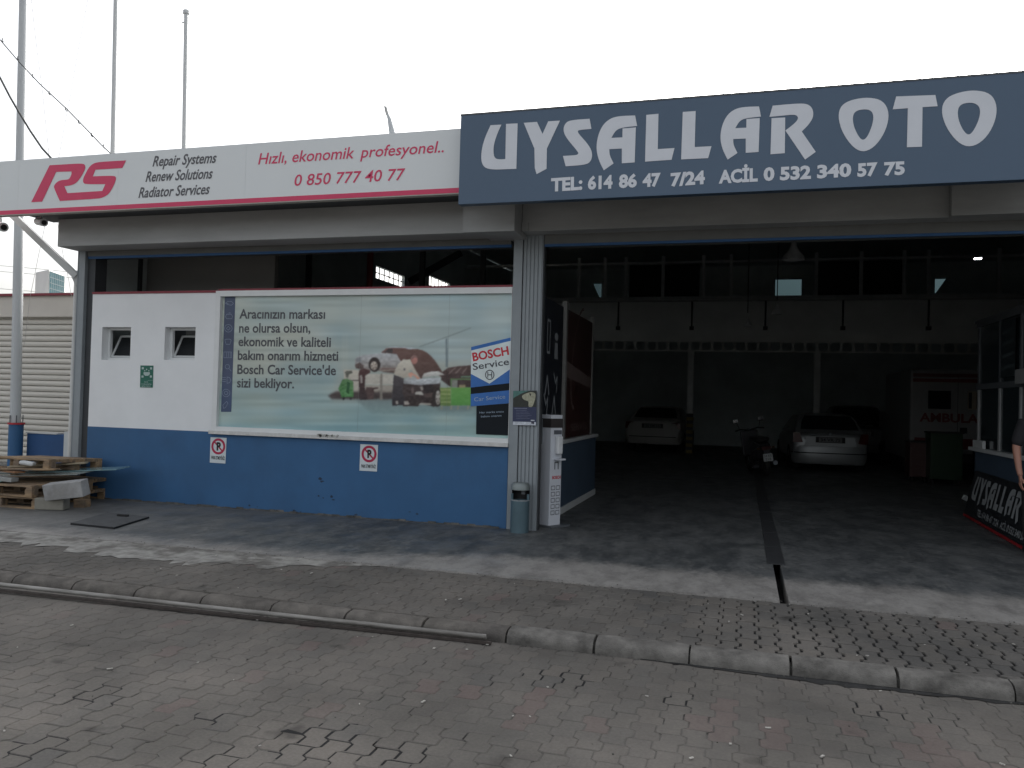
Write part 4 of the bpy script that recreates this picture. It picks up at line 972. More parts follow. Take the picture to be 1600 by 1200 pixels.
MB().lathe(q1_, [(.075,-.02),(.12,-.02),(.12,.1),(.06,.14),(0,.14)], 14).build('pole_cap', pole_m, t_, smooth=True)
MB().tube([q1_+Vector((0,0,-.3)), q1_+Vector((-.16,0,-.34))], .025, 8).build('cleat', pole_m, t_)
# bent sheet-metal flue above the sign
A_ = PY(616,214,6.2); t_ = thing('roof_flue', A_, 'leaning white metal flue with torn tip above the grey sign', 'flue')
zf = zo(590,155,20)
mb = MB().tube([PY(617,230,6.2), PY(612.5,205,6.2), PY(608.5,186,6.2), PY(605.5,178,6.2)], [.075,.07,.045,.028], 12); mb.build('flue_pipe', pole_m, t_, smooth=True)
mb = MB().tube([PY(606,181,6.2), PY(603,167.5,6.2), PY(600.8,165.5,6.2)], [.03,.022,.008], 8).tube([PY(600.6,165.5,6.2), PY(602,173,6.15), PY(603.5,181,6.1)], [.012,.016,.003], 6); mb.build('torn_tip', mat('tip_grey', (.4,.4,.39), .5), t_, smooth=True)
# low blue wall
A_, C_ = PY(50,677,2.05), PY(104.5,678,2.05)
t_ = thing('low_wall', (-11,1.7,.12), 'low dark blue rendered wall between the flagpole and the grey column', 'wall')
MB().box((p0.x+.08,2.05,.12),(C_.x,2.25,A_.z)).build('wall', mat('wall_navy', (.03,.085,.21), .7, .15, 2, .1), t_, bevel=.01)
MB().box((p0.x+.08,2.03,A_.z),(C_.x-.2,2.25,A_.z+.02)).build('plaster_top', frame_grey, t_)
MB().box((C_.x+.01,1.98,.12),(C_.x+.1,2.25,A_.z+.06)).build('end_post', frame_grey, t_)

# cables
def cable(name, pts, Y, r, m, lab, clips=None):
    P_ = [PY(px, py, Y+(k_*.0)) for k_, (px, py) in enumerate(pts)]
    t_ = thing(name, P_[0], lab, 'cable'); MB().tube(P_, r, 6).build('wire', m, t_, smooth=True)
    if clips:
        for c_ in clips: q = PY(*c_, Y); MB().tube([q+Vector((0,0,.035)), q+Vector((-.012,0,.0)), q+Vector((.02,0,-.03))], .008, 5).build('clip', m, t_)
cb_m = mat('cable_dark', (.05,.055,.055), .6, .1); cb_l = mat('cable_light', (.40,.38,.36), .6, .1)
cable('overhead_cable', [(-60,5),(0,62),(30,97),(62,131),(104,170),(143,210),(158,226),(173,240),(200,262)], 1, .0085, cb_m, 'thin overhead cable with small clips crossing the two nearest flagpoles', [(4,63),(28,91),(51,119),(77,146),(103,171),(123,191),(143,211),(162,229)])
cable('overhead_cable', [(-50,55),(0,121),(16,152),(30,176),(47,204),(66,232),(80,247),(110,275)], 1, .016, cb_m, 'thick dark cable sagging down to the sign at top left')
cable('halyard', [(46,-30),(49,0),(58,80),(66,140),(77,246),(80,275)], 1.6, .004, cb_l, 'fine halyard line falling from top left to the sign just right of the thick pole')
cable('halyard', [(145,-40),(137,0),(120,90),(110,150),(102,190),(92,246),(73,340),(60,400),(46,470),(38,540)], 1.6, .0035, cb_l, 'fine halyard line slanting down leftwards past the sign and the diagonal strut')
cable('halyard', [(86,336),(90,350),(98,395),(106,430),(112,465)], 1.6, .0035, cb_l, 'fine line hanging below the sign in front of the air conditioner')
for k_, yy in enumerate((415, 424, 451)):
    cable('power_line', [(-200,yy-20),(0,yy),(60,yy+5),(130,yy+12)], 60, .03, mat('far_wire', (.55,.55,.5), .7), ['upper', 'middle', 'lower'][k_]+' faint distant power line left of the workshop column')

# ------------------------------------------------------------------ pallet stack
def pallet():
    r = local('pallet', 'weathered wooden pallet', 'pallet', 'stacked wooden pallets')
    for i in range(5): MB().box((-.6,-.4+i*.165,.122),(.6,-.4+i*.165+.14,.144)).build('deck_board', wood, r)
    for j in range(3):
        MB().box((-.6+j*.555,-.4,.100),(-.6+j*.555+.09,.4,.1215)).build('cross_board', wood, r)
        for i in range(3): MB().box((-.6+j*.5475,-.4+i*.35,.022),(-.6+j*.5475+.105,-.4+i*.35+.1,.0995)).build('block', wood, r)
    for i in range(3): MB().box((-.6,-.4+i*.35,0),(.6,-.4+i*.35+.1,.0215)).build('bottom_board', wood, r)
    return r
pal0 = pallet()
pals = [((-9.02,-.80,.12), 4, 0, 0, 'lowest wooden pallet resting on the concrete under the stack'),
        ((-9.06,-.82,.27), 1, 0, 0, 'second pallet up with glass and boards pushed into it'),
        ((-9.05,-.35,.121), 2, 0, 0, 'wooden pallet at the back of the stack against the blue wall'),
        ((-9.04,-.32,.268), 2, 0, 0, 'rear upper pallet behind the white blocks'),
        ((-9.02,-.50,.555), -6, -2.5, -1.0, 'uppermost tilted pallet on top of the glass sheets')]
for i, (loc, a_, rx, ry, lab) in enumerate(pals):
    o = pal0 if i == 0 else copy_tree(pal0)
    o.location = loc; o.rotation_euler = (radians(rx), radians(ry), radians(a_)); o['label'] = lab
def slab(name, c, size, rot, m, lab, cat, bev=.003):
    R = (Matrix.Rotation(radians(rot[2]),3,'Z') @ Matrix.Rotation(radians(rot[1]),3,'Y') @ Matrix.Rotation(radians(rot[0]),3,'X'))
    a = Vector(c)-Vector(size)/2; b = Vector(c)+Vector(size)/2
    mb = MB().box(a, b, R, c); me = mb.mesh(name, Vector(c)); me.materials.append(m)
    o = bpy.data.objects.new(name, me); o.location = c; COL.objects.link(o)
    if bev:
        bm_ = o.modifiers.new('bevel','BEVEL'); bm_.width = bev; bm_.segments = 2
    return tag(o, lab, cat)
glass_edge = mat('sheet_glass', (.22,.36,.38), .1, .08, 3, spec=.7)
slab('glass_sheet', (-8.68,-.52,.548), (1.66,.36,.008), (2,-3.5,13), glass_edge, 'pale blue glass sheet sticking out right from the pallet stack', 'glass sheet', 0)
slab('glass_sheet', (-8.82,-.66,.525), (1.30,.6,.008), (3,-3,10), mat('sheet_glass2', (.30,.34,.33), .15, .08, 3), 'grey glass sheet lying just beneath the pale blue one', 'glass sheet', 0)
slab('timber_board', (-8.92,-1.02,.585), (1.15,.11,.02), (0,-2,8), wood, 'brown timber board lying across the front of the stack', 'board')
slab('timber_board', (-9.25,-.95,.56), (.9,.14,.022), (0,1,-14), mat('wood_orange', (.28,.15,.08), .85, .3, 5, stretch=(1,6,6)), 'reddish broken board slanting at the left of the stack', 'board')
slab('timber_board', (-8.72,-.72,.63), (.95,.12,.02), (0,-4,24), mat('wood_pale', (.32,.27,.19), .85, .3, 5, stretch=(1,6,6)), 'pale board lying askew beneath the uppermost pallet', 'board')
slab('metal_offcut', (-9.05,-1.12,.47), (.42,.12,.05), (0,3,5), mat('offcut', (.3,.31,.30), .4, .2), 'grey metal offcut pushed into the second pallet', 'offcut')
slab('glass_offcut', (-9.13,-1.13,.425), (.30,.14,.012), (0,-5,6), mat('glass_green', (.20,.32,.28), .15), 'greenish glass offcut inside the second pallet', 'offcut')
slab('folded_bag', (-8.78,-.98,.665), (.18,.1,.05), (0,8,20), frame_grey, 'crumpled white bag tucked between pallets near the top', 'bag', .02)
blk = mat('foam_white', (.37,.37,.37), .9, .2, 6, .4, col2=(.28,.275,.265))
blk2 = mat('block_cream', (.25,.24,.205), .9, .15, 6, .4)
A_ = PY(64,779,-1.28); C_ = PY(134,750,-1.05)
slab('plaster_block', ((A_.x+C_.x)/2+.0,-1.12,.385), (.50,.16,.20), (8,-8,11), blk, 'white lightweight block leaning on the front of the pallets', 'block', .008)
slab('plaster_block', (-8.26,-1.08,.195), (.36,.16,.145), (0,0,16), blk2, 'dirty cream block lying under the white block', 'block', .012)
slab('timber_offcut', (-8.12,-.75,.17), (.14,.14,.1), (0,0,8), wood, 'square timber offcut on the ground right of the blocks', 'offcut')
# board on the ground
q = [PZ(110,820,.12), PZ(178,827,.12), PZ(233,810,.12), PZ(168,803,.12)]
t_ = thing('floor_panel', q[0], 'flat grey panel with black edges lying on the concrete', 'panel')
MB().prism([(v.x,v.y,.1205) for v in q], (0,0,.02)).build('panel_core', black, t_)
ce = sum(q, Vector())/4; MB().prism([(ce.x+(v.x-ce.x)*.985, ce.y+(v.y-ce.y)*.98, .1406) for v in q], (0,0,.001)).build('panel_face', mat('panel_face', (.085,.088,.09), .8, .25, 8), t_)
p = PZ(192,807,.14); slab('rubber_scrap', (p.x,p.y,.155), (.14,.03,.02), (0,0,10), rubber, 'small black scrap lying on the grey floor panel', 'scrap')
# steel pipe at the kerb
A_ = PZ(-25,910.5,.06); C_ = PZ(760,995,.045)
t_ = thing('steel_pipe', A_, 'long pale steel pipe lying in the gutter along the kerb', 'pipe')
pipe_m = mat('galvanised', (.30,.29,.27), .5, .3, 5, metal=.3, col2=(.18,.17,.155), stretch=(.6,4,4))
MB().tube([A_, (A_+C_)/2+Vector((0,0,-.003)), C_], .0165, 14, cap=False).tube([A_, C_], .013, 14).build('tube', pipe_m, t_, smooth=True)
MB().beam(A_+Vector((0,-.022,-.038)), C_+Vector((.04,-.02,-.032)), .03, .018).build('dark_bar', mat('bar_dark', (.06,.05,.045), .8, .3, 20), t_)  # thin dark bar set just below and in front of the pipe
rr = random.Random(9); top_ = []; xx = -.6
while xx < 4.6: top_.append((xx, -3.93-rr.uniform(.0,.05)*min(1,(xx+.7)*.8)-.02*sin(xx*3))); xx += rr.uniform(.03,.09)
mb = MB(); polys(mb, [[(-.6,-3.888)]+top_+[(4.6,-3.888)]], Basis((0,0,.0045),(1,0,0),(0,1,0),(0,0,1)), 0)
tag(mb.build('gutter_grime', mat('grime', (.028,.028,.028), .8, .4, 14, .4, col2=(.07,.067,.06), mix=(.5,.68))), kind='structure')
mb = MB(); rr = random.Random(2)
for (sx_, sz_) in ((500,748),(503,752),(498,775),(505,778),(518,776),(521,781),(640,800),(652,803),(460,798),(470,800),(545,806),(556,804),(390,790),(402,792)):
    q = PY(sx_, sz_, -.004); n_ = 7; r0_ = rr.uniform(.008,.03)
    polys(mb, [[(q.x+r0_*rr.uniform(.5,1.3)*cos(i*2*pi/n_), q.z+r0_*rr.uniform(.3,.9)*sin(i*2*pi/n_)) for i in range(n_)]], facade(-.004), .0012)
mb.build('scuff_marks', mat('scuff', (.03,.05,.09), .8, .3), B)['kind'] = 'stuff'
# litter bits
mb = MB(); rnd = random.Random(11)
for i in range(70):
    xx = rnd.uniform(-5,1.8); yy = rnd.uniform(-6.2,-2.6); z_ = .005 if yy < -3.9 else (.1+.018*(yy+3.75)/1.3 if yy < -2.46 else .119); s_ = rnd.uniform(.004,.012)
    if -3.91 < yy < -3.74: continue
    mb.box((xx,yy,z_),(xx+s_*rnd.uniform(1,3),yy+s_,z_+.004), Matrix.Rotation(rnd.uniform(0,3),3,'Z'))
tag(mb.build('litter_crumbs', mat('litter', (.5,.48,.44), .8, .5, 60)), 'pale crumbs of litter and chippings scattered on the paving', 'litter', kind='stuff')
mb = MB()
for i in range(420):
    xx = rnd.uniform(-6.5,2.4); yy = rnd.choice([rnd.gauss(-3.915,.01), rnd.gauss(-2.46,.03), rnd.uniform(-6,-2.5)]); z_ = .0 if yy < -3.9 else (.09+.022*(yy+3.75)/1.3 if yy < -2.46 else .119); s_ = rnd.uniform(.003,.009)
    if -3.905 < yy < -3.74: continue
    mb.box((xx,yy,z_),(xx+s_,yy+s_,z_+s_*.7), Matrix.Rotation(rnd.uniform(0,3),3,'Z'))
tag(mb.build('loose_grit', mat('grit', (.12,.115,.105), .9, .5, 60)), 'loose grit lying along the kerb and in the paving', 'grit', kind='stuff')

# ------------------------------------------------------------------ vehicles inside the hall
def car(name, lab, body, spec, plate):
    L, W, H = spec['L'], spec['W'], spec['H']
    r = local(name, lab, 'car')
    m = mat(name+'_paint', body, .42, .03, spec=.5, metal=.55 if 'hatch' in name else 0)
    # lower body loft (rear at y=0)
    st = spec['st']; mb = MB(); rings = []
    for (y_, zb, zs_, zt_, ws) in st:
        h = W/2*ws
        rings.append([(-h*.94,y_,zb),(-h,y_,zb+.12),(-h*1.0,y_,(zb+zs_)/2+.05),(-h*.985,y_,zs_),(-h*.90,y_,zt_),(0,y_,zt_+.015),(h*.90,y_,zt_),(h*.985,y_,zs_),(h,y_,(zb+zs_)/2+.05),(h,y_,zb+.12),(h*.94,y_,zb)])
    n = 11
    mb.v = [Vector(p) for R_ in rings for p in R_]
    for i in range(len(rings)-1):
        for k in range(n): mb.f.append((i*n+k, i*n+(k+1) % n, (i+1)*n+(k+1) % n, (i+1)*n+k))
    mb.f.append(tuple(range(n))); mb.f.append(tuple(range((len(rings)-1)*n, len(rings)*n))[::-1])
    bo_ = mb.build('body', m, r, smooth=True)
    sb_ = bo_.modifiers.new('sub', 'SUBSURF'); sb_.levels = 1; sb_.render_levels = 2
    cb_ = spec['cab']; mb = MB(); zb = spec['belt']
    A0, A1, T0, T1 = cb_; w0, w1 = W/2*.90, W/2*.68; nS = 6
    prof = [(A0,zb),(A0+(T0-A0)*.6,zb+(H-zb)*.66),(T0,H-.035),(T0+.25,H),( (T0+T1)/2,H+.015),(T1,H-.03),(A1,zb)]
    def wd(z_): return w0+(w1-w0)*min(1, (z_-zb)/(H-zb))**1.3
    for y_, z_ in prof:
        for sx_ in (-1,-.8,0,.8,1): mb.v.append(Vector((wd(z_)*sx_, y_, z_+(.012 if sx_ == 0 else 0)-(.02 if abs(sx_) == 1 else 0))))
    for i in range(len(prof)-1):
        for k in range(4): mb.f.append((i*5+k, (i+1)*5+k, (i+1)*5+k+1, i*5+k+1))
    for sd_ in (0, 4):
        mb.f.append(tuple(i*5+sd_ for i in range(len(prof))))
    mb.build('cabin', m, r, smooth=True)
    # rear window
    def rw(t, sx_, off=.035):
        y_ = A0+(T0-A0)*t; z_ = zb+(H-.035-zb)*(t*.66/.6 if t < .6 else .66+(t-.6)/.4*.34)
        return Vector((wd(z_)*sx_, y_-off, z_+off))
    q = [rw(.1,-.86),rw(.1,.86),rw(.55,.88),rw(.9,.84),rw(.9,-.84),rw(.55,-.88)]
    MB().add(q, [(0,1,2,5),(5,2,3,4)]).build('rear_window', glassd, r)
    for s_ in (-1, 1):
        qs = []
        for y_, z_ in ((A0+.45,zb+.03),(T0+.3,H-.07),(T1-.1,H-.08),(A1-.35,zb+.03)): qs.append(Vector((s_*(wd(z_)+.012), y_, z_)))
        MB().add(qs, [(0,1,2,3)]).build('side_window', glassd, r)
    for s_ in (-1, 1):
        for y_ in spec['wh']:
            c_ = Vector((s_*(W/2-.1), y_, .31))
            wh_ = MB().lathe(c_, [(.19,-.1),(.30,-.1),(.315,-.06),(.315,.06),(.30,.1),(.19,.1)], 22, ax='x').build('wheel', rubber, r, smooth=True)
            MB().lathe(c_+Vector((s_*.06,0,0)), [(0,.0),(.19,.01)], 22, ax='x').build('rim', steel, wh_)
    for s_ in (-1, 1):
        lp = spec['lamp'](s_, W)
        MB().prism(lp, (0,-.03,0)).build('tail_light', mat('tail_red', (.07,.01,.01), .25, .1), r)
    bp2 = spec['bump']
    bz0, bz1 = bp2
    pl_ = [(-.99,.30),(-.985,.12),(-.93,.01),(-.80,-.065),(-.5,-.10),(0,-.115),(.5,-.10),(.80,-.065),(.93,.01),(.985,.12),(.99,.30)]
    def hoop(k_, z_): return [Vector((a_*W/2*k_, b_+(1-k_)*.35, z_)) for a_, b_ in pl_]
    q_ = MB(); hs_ = [hoop(.93,bz0-.03), hoop(.985,bz0+.03), hoop(1,(bz0+bz1)/2), hoop(.995,bz1-.05), hoop(.965,bz1)]; n_ = len(pl_)
    q_.v = [v for h_ in hs_ for v in h_]
    for i_ in range(len(hs_)-1):
        for k_ in range(n_-1): q_.f.append((i_*n_+k_, i_*n_+k_+1, (i_+1)*n_+k_+1, (i_+1)*n_+k_))
    q_.f.append(tuple((len(hs_)-1)*n_+k_ for k_ in range(n_))); q_.build('rear_bumper', m, r, smooth=True)
    MB().prism([Vector((a_*W/2*1.004, b_-.004, (bz0+bz1)/2+.02)) for a_, b_ in pl_]+[Vector((a_*W/2*.95, b_+.06, (bz0+bz1)/2+.02)) for a_, b_ in pl_[::-1]], (0,0,.025)).build('bumper_strip', rubber, r)
    pz = spec['pz']
    MB().box((-.33,pz[1]-.012,pz[0]-.07),(.33,pz[1]+.05,pz[0]+.07)).build('plate_recess', rubber, r)
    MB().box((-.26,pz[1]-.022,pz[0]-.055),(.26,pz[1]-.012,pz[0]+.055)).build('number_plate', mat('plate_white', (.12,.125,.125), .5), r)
    Bp = Basis((0,pz[1]-.022,0),(1,0,0),(0,0,1),(0,-1,0))
    mb = MB(); text(mb, plate, Bp, (-.22,pz[0]-.035), (.22,pz[0]-.035), .07, .001, 0, .02); mb.build('plate_characters', black, r)
    MB().lathe((0,-.03,pz[0]+.14), [(0,0),(.035,0),(.035,-.012),(0,-.014)], 16, ax='y').build('badge', steel, r, smooth=True)
    for s_ in (-1, 1): MB().box((s_*W/2*.9-.06,L*.62,.95),(s_*W/2*.9+.12*s_+.06,L*.62+.1,1.08)).build('mirror', m, r, bevel=.02)
    return r
hatch = dict(L=4.2, W=1.72, H=1.37, belt=.93, cab=(.10,3.25,.62,2.35), wh=(.75,3.35), bump=(.22,.62), pz=(.77,-.045),
   st=[(-.05,.42,.60,.84,.70),(-.035,.36,.64,.88,.84),(.0,.32,.74,.92,.94),(.07,.28,.80,.945,.985),(.5,.25,.84,.97,1),(2,.22,.84,.96,1),(3.2,.22,.82,.94,1),(3.9,.24,.70,.80,.95),(4.18,.3,.55,.62,.85)],
   lamp=lambda s_, W: [(s_*W*.49,-.0,.68),(s_*W*.49,-.0,.93),(s_*W*.40,-.025,.93),(s_*W*.36,-.035,.70)])
sedan = dict(L=4.6, W=1.80, H=1.41, belt=.99, cab=(.55,3.55,1.15,2.75), wh=(.95,3.75), bump=(.28,.62), pz=(.82,-.075),
   st=[(-.08,.40,.66,.93,.72),(-.06,.36,.72,.97,.86),(-.02,.32,.80,1.0,.95),(.06,.28,.86,1.02,.985),(.6,.24,.88,1.01,1),(2.2,.22,.88,.98,1),(3.5,.22,.84,.95,1),(4.3,.24,.70,.80,.95),(4.6,.3,.55,.62,.85)],
   lamp=lambda s_, W: [(s_*W*.48,-.0,.72),(s_*W*.47,-.0,.94),(s_*W*.30,-.035,.93),(s_*W*.25,-.035,.80),(s_*W*.36,-.035,.72)])
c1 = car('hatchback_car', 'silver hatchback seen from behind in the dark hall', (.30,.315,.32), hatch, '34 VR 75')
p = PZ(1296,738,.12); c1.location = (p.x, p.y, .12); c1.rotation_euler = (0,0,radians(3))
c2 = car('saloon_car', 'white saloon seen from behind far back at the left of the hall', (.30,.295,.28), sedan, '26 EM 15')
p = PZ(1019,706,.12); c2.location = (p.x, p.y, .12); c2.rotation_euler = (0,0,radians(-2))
# dark car under a raised tailgate behind the silver one
c3 = car('dark_car', 'dark car parked behind the silver hatchback', (.03,.032,.035), dict(sedan, H=1.6, belt=1.05), '06 K 41')
p = PY(1345,690,16.2); c3.location = (p.x, 16.2, .12)

# motorcycle from behind
mo = local('scooter', 'dark scooter with white number plate leaning on its stand near the drain cover', 'motorcycle')
MB().lathe((0,0,.27), [(.15,-.055),(.25,-.05),(.27,0),(.25,.05),(.15,.055)], 22, ax='x').build('rear_wheel', rubber, mo, smooth=True)
MB().lathe((0,1.25,.27), [(.15,-.05),(.25,-.045),(.27,0),(.25,.045),(.15,.05)], 22, ax='x').build('front_wheel', rubber, mo, smooth=True)
mcm = mat('scooter_paint', (.05,.05,.055), .25, .05, spec=.6)
MB().add([(-.10,-.30,.72),(.10,-.30,.72),(.15,-.1,.60),(-.15,-.1,.60),(-.16,.35,.55),(.16,.35,.55),(.14,.4,.3),(-.14,.4,.3),(-.12,.0,.40),(.12,.0,.40),(-.15,.2,.80),(.15,.2,.80)],
  [(0,1,11,10),(0,3,2,1),(3,8,9,2),(8,7,6,9),(7,4,5,6),(4,10,11,5),(0,10,4,3),(1,2,5,11),(3,4,7,8),(2,9,6,5)]).build('tail_body', mcm, mo, bevel=.03)
MB().box((-.13,-.22,.78),(.13,.52,.87)).build('seat', rubber, mo, bevel=.04)
MB().box((-.15,.35,.16),(.15,.95,.24)).build('footboard', mcm, mo, bevel=.02)
MB().tube([(0,1.25,.27),(0,1.12,.6),(0,.98,1.02)], .035, 10).build('fork', steel, mo, smooth=True)
MB().box((-.2,.95,.4),(.2,1.02,.98)).build('front_shield', mcm, mo, bevel=.03)
MB().tube([(-.33,.86,1.0),(-.2,.92,1.02),(0,.95,.98),(.2,.92,1.02),(.33,.86,1.0)], .016, 8).build('handlebar', black, mo, smooth=True)
for s_ in (-1, 1):
    mm = MB().tube([(s_*.22,.9,1.02),(s_*.27,.9,1.2)], .007, 6).build('mirror_stalk', black, mo)
    MB().box((s_*.29-.06,.885,1.18),(s_*.29+.06,.91,1.27)).build('mirror', chrome, mm, bevel=.01)
MB().box((-.10,-.34,.60),(.10,-.28,.68)).build('tail_light', mat('tail_dim', (.05,.008,.008), .6), mo, bevel=.01)
MB().box((-.07,-.34,.38),(.07,-.30,.60)).build('mudguard', mcm, mo)
MB().box((-.10,-.36,.36),(.10,-.35,.52)).build('number_plate', mat('plate_white2', (.5,.52,.52), .4), mo)
Bm = Basis((0,-.36,0),(1,0,0),(0,0,1),(0,-1,0)); mb = MB(); text(mb, '34 KE', Bm, (-.08,.45), (.08,.45), .05, .001); text(mb, '218', Bm, (-.06,.38), (.06,.38), .05, .001); mb.build('plate_characters', black, mo)
MB().tube([(.16,-.3,.3),(.17,.25,.27)], [.05,.035], 12).build('exhaust', steel, mo, smooth=True)
for s_ in (-1, 1): MB().tube([(s_*.13,-.26,.64),(s_*.19,-.28,.64)], .022, 8).build('indicator', mat('indicator', (.06,.03,.01), .7), mo)
p = PY(1200,735,9.5); mo.location = (p.x-.04, 9.3, .12); mo.rotation_euler = (0, radians(-9), radians(14)); mo.scale = (1,1,1)

# ambulance
xa = PY(1422,640,11.5).x; am = thing('ambulance', (xa+1,11.5,.12), 'white ambulance with red lettering seen from behind at the right of the hall', 'ambulance')
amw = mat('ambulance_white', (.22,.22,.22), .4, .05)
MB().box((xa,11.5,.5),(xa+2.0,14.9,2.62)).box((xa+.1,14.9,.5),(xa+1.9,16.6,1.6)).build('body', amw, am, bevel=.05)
ar = mat('ambulance_red', (.13,.02,.02), .4, .1)
AF = Basis((xa,11.5,0),(1,0,0),(0,0,1),(0,-1,0))
def fb(a_, b_, c_, d_, nm, m, k=.012): return MB().box((xa+a_,11.5-k,c_),(xa+b_,11.5-.001,d_)).build(nm, m, am)
fb(.05,1.95,2.32,2.40,'red_band',ar); fb(.1,1.9,.78,1.02,'red_band',ar); fb(.05,1.95,2.44,2.52,'light_bar',mat('amb_lights', (.10,.03,.03), .3))
fb(.38,.85,1.70,2.12,'rear_window',glassd,.016); fb(1.2,1.68,1.70,2.12,'rear_window',mat('amber_window', (.30,.26,.2), .4),.016); fb(.995,1.005,.6,2.5,'door_gap',black,.004)
mb = MB(); text(mb, '112', AF, (1.22,1.75), (1.66,1.75), .32, .02, 0, .05); mb.build('number_lettering', black, am)
mb = MB(); text(mb, 'AMBULANS', AF, (.2,1.40), (1.8,1.40), .19, .02, 0, .03); mb.build('red_lettering', ar, am)
fb(1.05,1.2,1.15,1.28,'door_handle',black,.02); fb(.02,1.98,.5,.68,'rear_bumper',rubber,.15)
for s_ in (.14, 1.86):
    for y_ in (12.5, 15.6): MB().lathe((xa+s_,y_,.12+.33), [(.15,-.12),(.31,-.12),(.33,0),(.31,.12),(.15,.12)], 20, ax='x').build('wheel', rubber, am, smooth=True)
# workshop trolleys
def trolley(px0, px1, py0, py1, Y, col, lab, cat):
    a_ = PY(px0, py1, Y); b_ = PY(px1, py0, Y); zt__ = min(b_.z, 1.25)
    t_ = thing('tool_trolley', ((a_.x+b_.x)/2,Y,.12), lab, cat, 'tool trolleys by the ambulance')
    m = mat('trolley_'+lab[:5], col, .4, .1)
    MB().box((a_.x,Y,.24),(b_.x,Y+.5,zt__-.06)).build('cabinet', m, t_, bevel=.01)
    for k in range(4):
        z_ = .28+k*(zt__-.42)/4; MB().box((a_.x+.03,Y-.012,z_),(b_.x-.03,Y-.001,z_+(zt__-.42)/4-.02)).build('drawer', m, t_)
    MB().box((a_.x-.02,Y-.02,zt__-.06),(b_.x+.02,Y+.52,zt__-.03)).build('worktop', rubber, t_)
    for u in (a_.x+.06, b_.x-.06):
        for v in (Y+.06, Y+.44): MB().lathe((u,v,.18), [(0,-.015),(.055,-.015),(.055,.015),(0,.015)], 12, ax='x').build('castor', rubber, t_)
trolley(1421,1452,688,745,9.6,(.045,.014,.012),'dark red tool trolley in front of the ambulance','trolley')
trolley(1453,1505,672,748,9.2,(.006,.028,.009),'green tool trolley beside the booth','trolley')

# ------------------------------------------------------------------ booth on the right
KB = thing('office_booth', (4.2,2.9,.12), 'glazed office booth with blue dado at the right of the bay', 'booth')
xk = 3.30
MB().box((xk,1.55,zi),(6.5,1.65,1.08)).box((xk,1.65,zi),(xk+.1,4.25,1.08)).box((xk,4.15,zi),(6.5,4.25,1.08)).build('dado', dado_in, KB)
MB().box((xk-.05,1.5,1.08),(xk+.13,4.32,1.13)).build('ledge', frame_grey, KB, bevel=.003)
for px, zt__ in ((1530, 2.9), (1563, 2.9), (1596, 2.9)):
    yy = PX(px, 640, xk+.03).y; MB().box((xk+.01,yy-.03,1.13),(xk+.06,yy+.03,1.975)).build('glazing_post', mat('post_alu', (.34,.35,.35), .4), KB); MB().box((xk+.01,yy-.03,2.065),(xk+.06,yy+.03,zt__)).build('glazing_post', steel_dark, KB)  # upper lengths coloured darker to paint in the dimness above the transom
MB().box((xk+.01,1.6,1.98),(xk+.06,4.2,2.06)).build('transom', steel_dark, KB); MB().box((xk+.01,1.6,2.9),(xk+.06,4.2,2.96)).build('transom', steel_dark, KB)
MB().box((xk+.03,1.62,1.13),(xk+.036,4.2,2.9)).build('pane', mat('booth_glass', (.02,.03,.035), .08, 0, spec=.5), KB)
MB().box((xk,1.55,2.96),(6.5,4.25,3.0)).build('ceiling', steel_dark, KB)
KX = Basis((xk+.005,0,0),(0,-1,0),(0,0,1),(-1,0,0))
pb_ = PX(1564,520,xk); pc_ = PX(1587,520,xk)
mb = MB()
for k in range(4): polys(mb, [[(-pb_.y+.05,2.2+k*.16),(-pc_.y-.05,2.25+k*.16),(-pc_.y-.05,2.29+k*.16),(-pb_.y+.05,2.24+k*.16)]], KX, .006)
bb = MB(); polys(bb, [[(-pb_.y,2.12),(-pc_.y,2.12),(-pc_.y,2.88),(-pb_.y,2.88)]], KX, .004); bbo = bb.build('dark_notice', mat('notice_dark', (.02,.03,.035), .4), KB)
mb.build('notice_lines', mat('notice_line', (.07,.09,.095), .5), bbo)
sp_ = PX(1597,588,xk-.05); MB().box((xk-.07,sp_.y-.3,sp_.z-.09),(xk-.02,sp_.y+.2,sp_.z+.09)).build('name_plate', mat('plate_dim', (.25,.26,.26), .5), KB)
a_ = PX(1548,690,xk+.12); MB().box((xk-.04,a_.y-.2,1.131),(xk+.005,a_.y+.28,1.24)).build('paper_stack', frame_grey, KB)

# leaning sign: same artwork, smaller
O0 = Vector((3.135,4.05,.13)); O1 = Vector((3.00,.35,.13)); T0_ = Vector((3.285,4.02,.80))
eu = (O1-O0).normalized(); ev = (T0_-O0); ev = (ev-eu*ev.dot(eu)); hgt = ev.length; ev.normalize(); en = eu.cross(ev).normalized()
ls = thing('leaning_sign', O0, 'black sign board with white letters leaning against the booth', 'sign')
wid = (O1-O0).length
MB().add([O0,O0+eu*wid,O0+eu*wid+ev*hgt,O0+ev*hgt]+[p_-en*.03 for p_ in (O0,O0+eu*wid,O0+eu*wid+ev*hgt,O0+ev*hgt)], [(0,1,2,3),(7,6,5,4),(0,4,5,1),(1,5,6,2),(2,6,7,3),(3,7,4,0)]).build('board', mat('board_black', (.016,.019,.022), .45), ls)
SG = Basis(O0, eu, ev, en); sc_ = hgt/(zt2-zb2)
mb = MB()
for lu in LUV: polys(mb, [[((a__-xl2)*sc_, (b__-zb2)*sc_+.02) for a__, b__ in l] for l in lu], SG, .003)
for s_, a_, b_, c_, d_ in TX:
    A_ = PY(a_, b_, YS); C_ = PY(c_, d_, YS); h_ = PY(a_, b_-18.6, YS).z-A_.z
    text(mb, s_, SG, ((A_.x-xl2)*sc_, (A_.z-zb2)*sc_+.02), ((C_.x-xl2)*sc_, (C_.z-zb2)*sc_+.02), h_*sc_, .003, 0, .02)
mb.build('white_lettering', mat('dull_white', (.33,.35,.36), .5), ls)
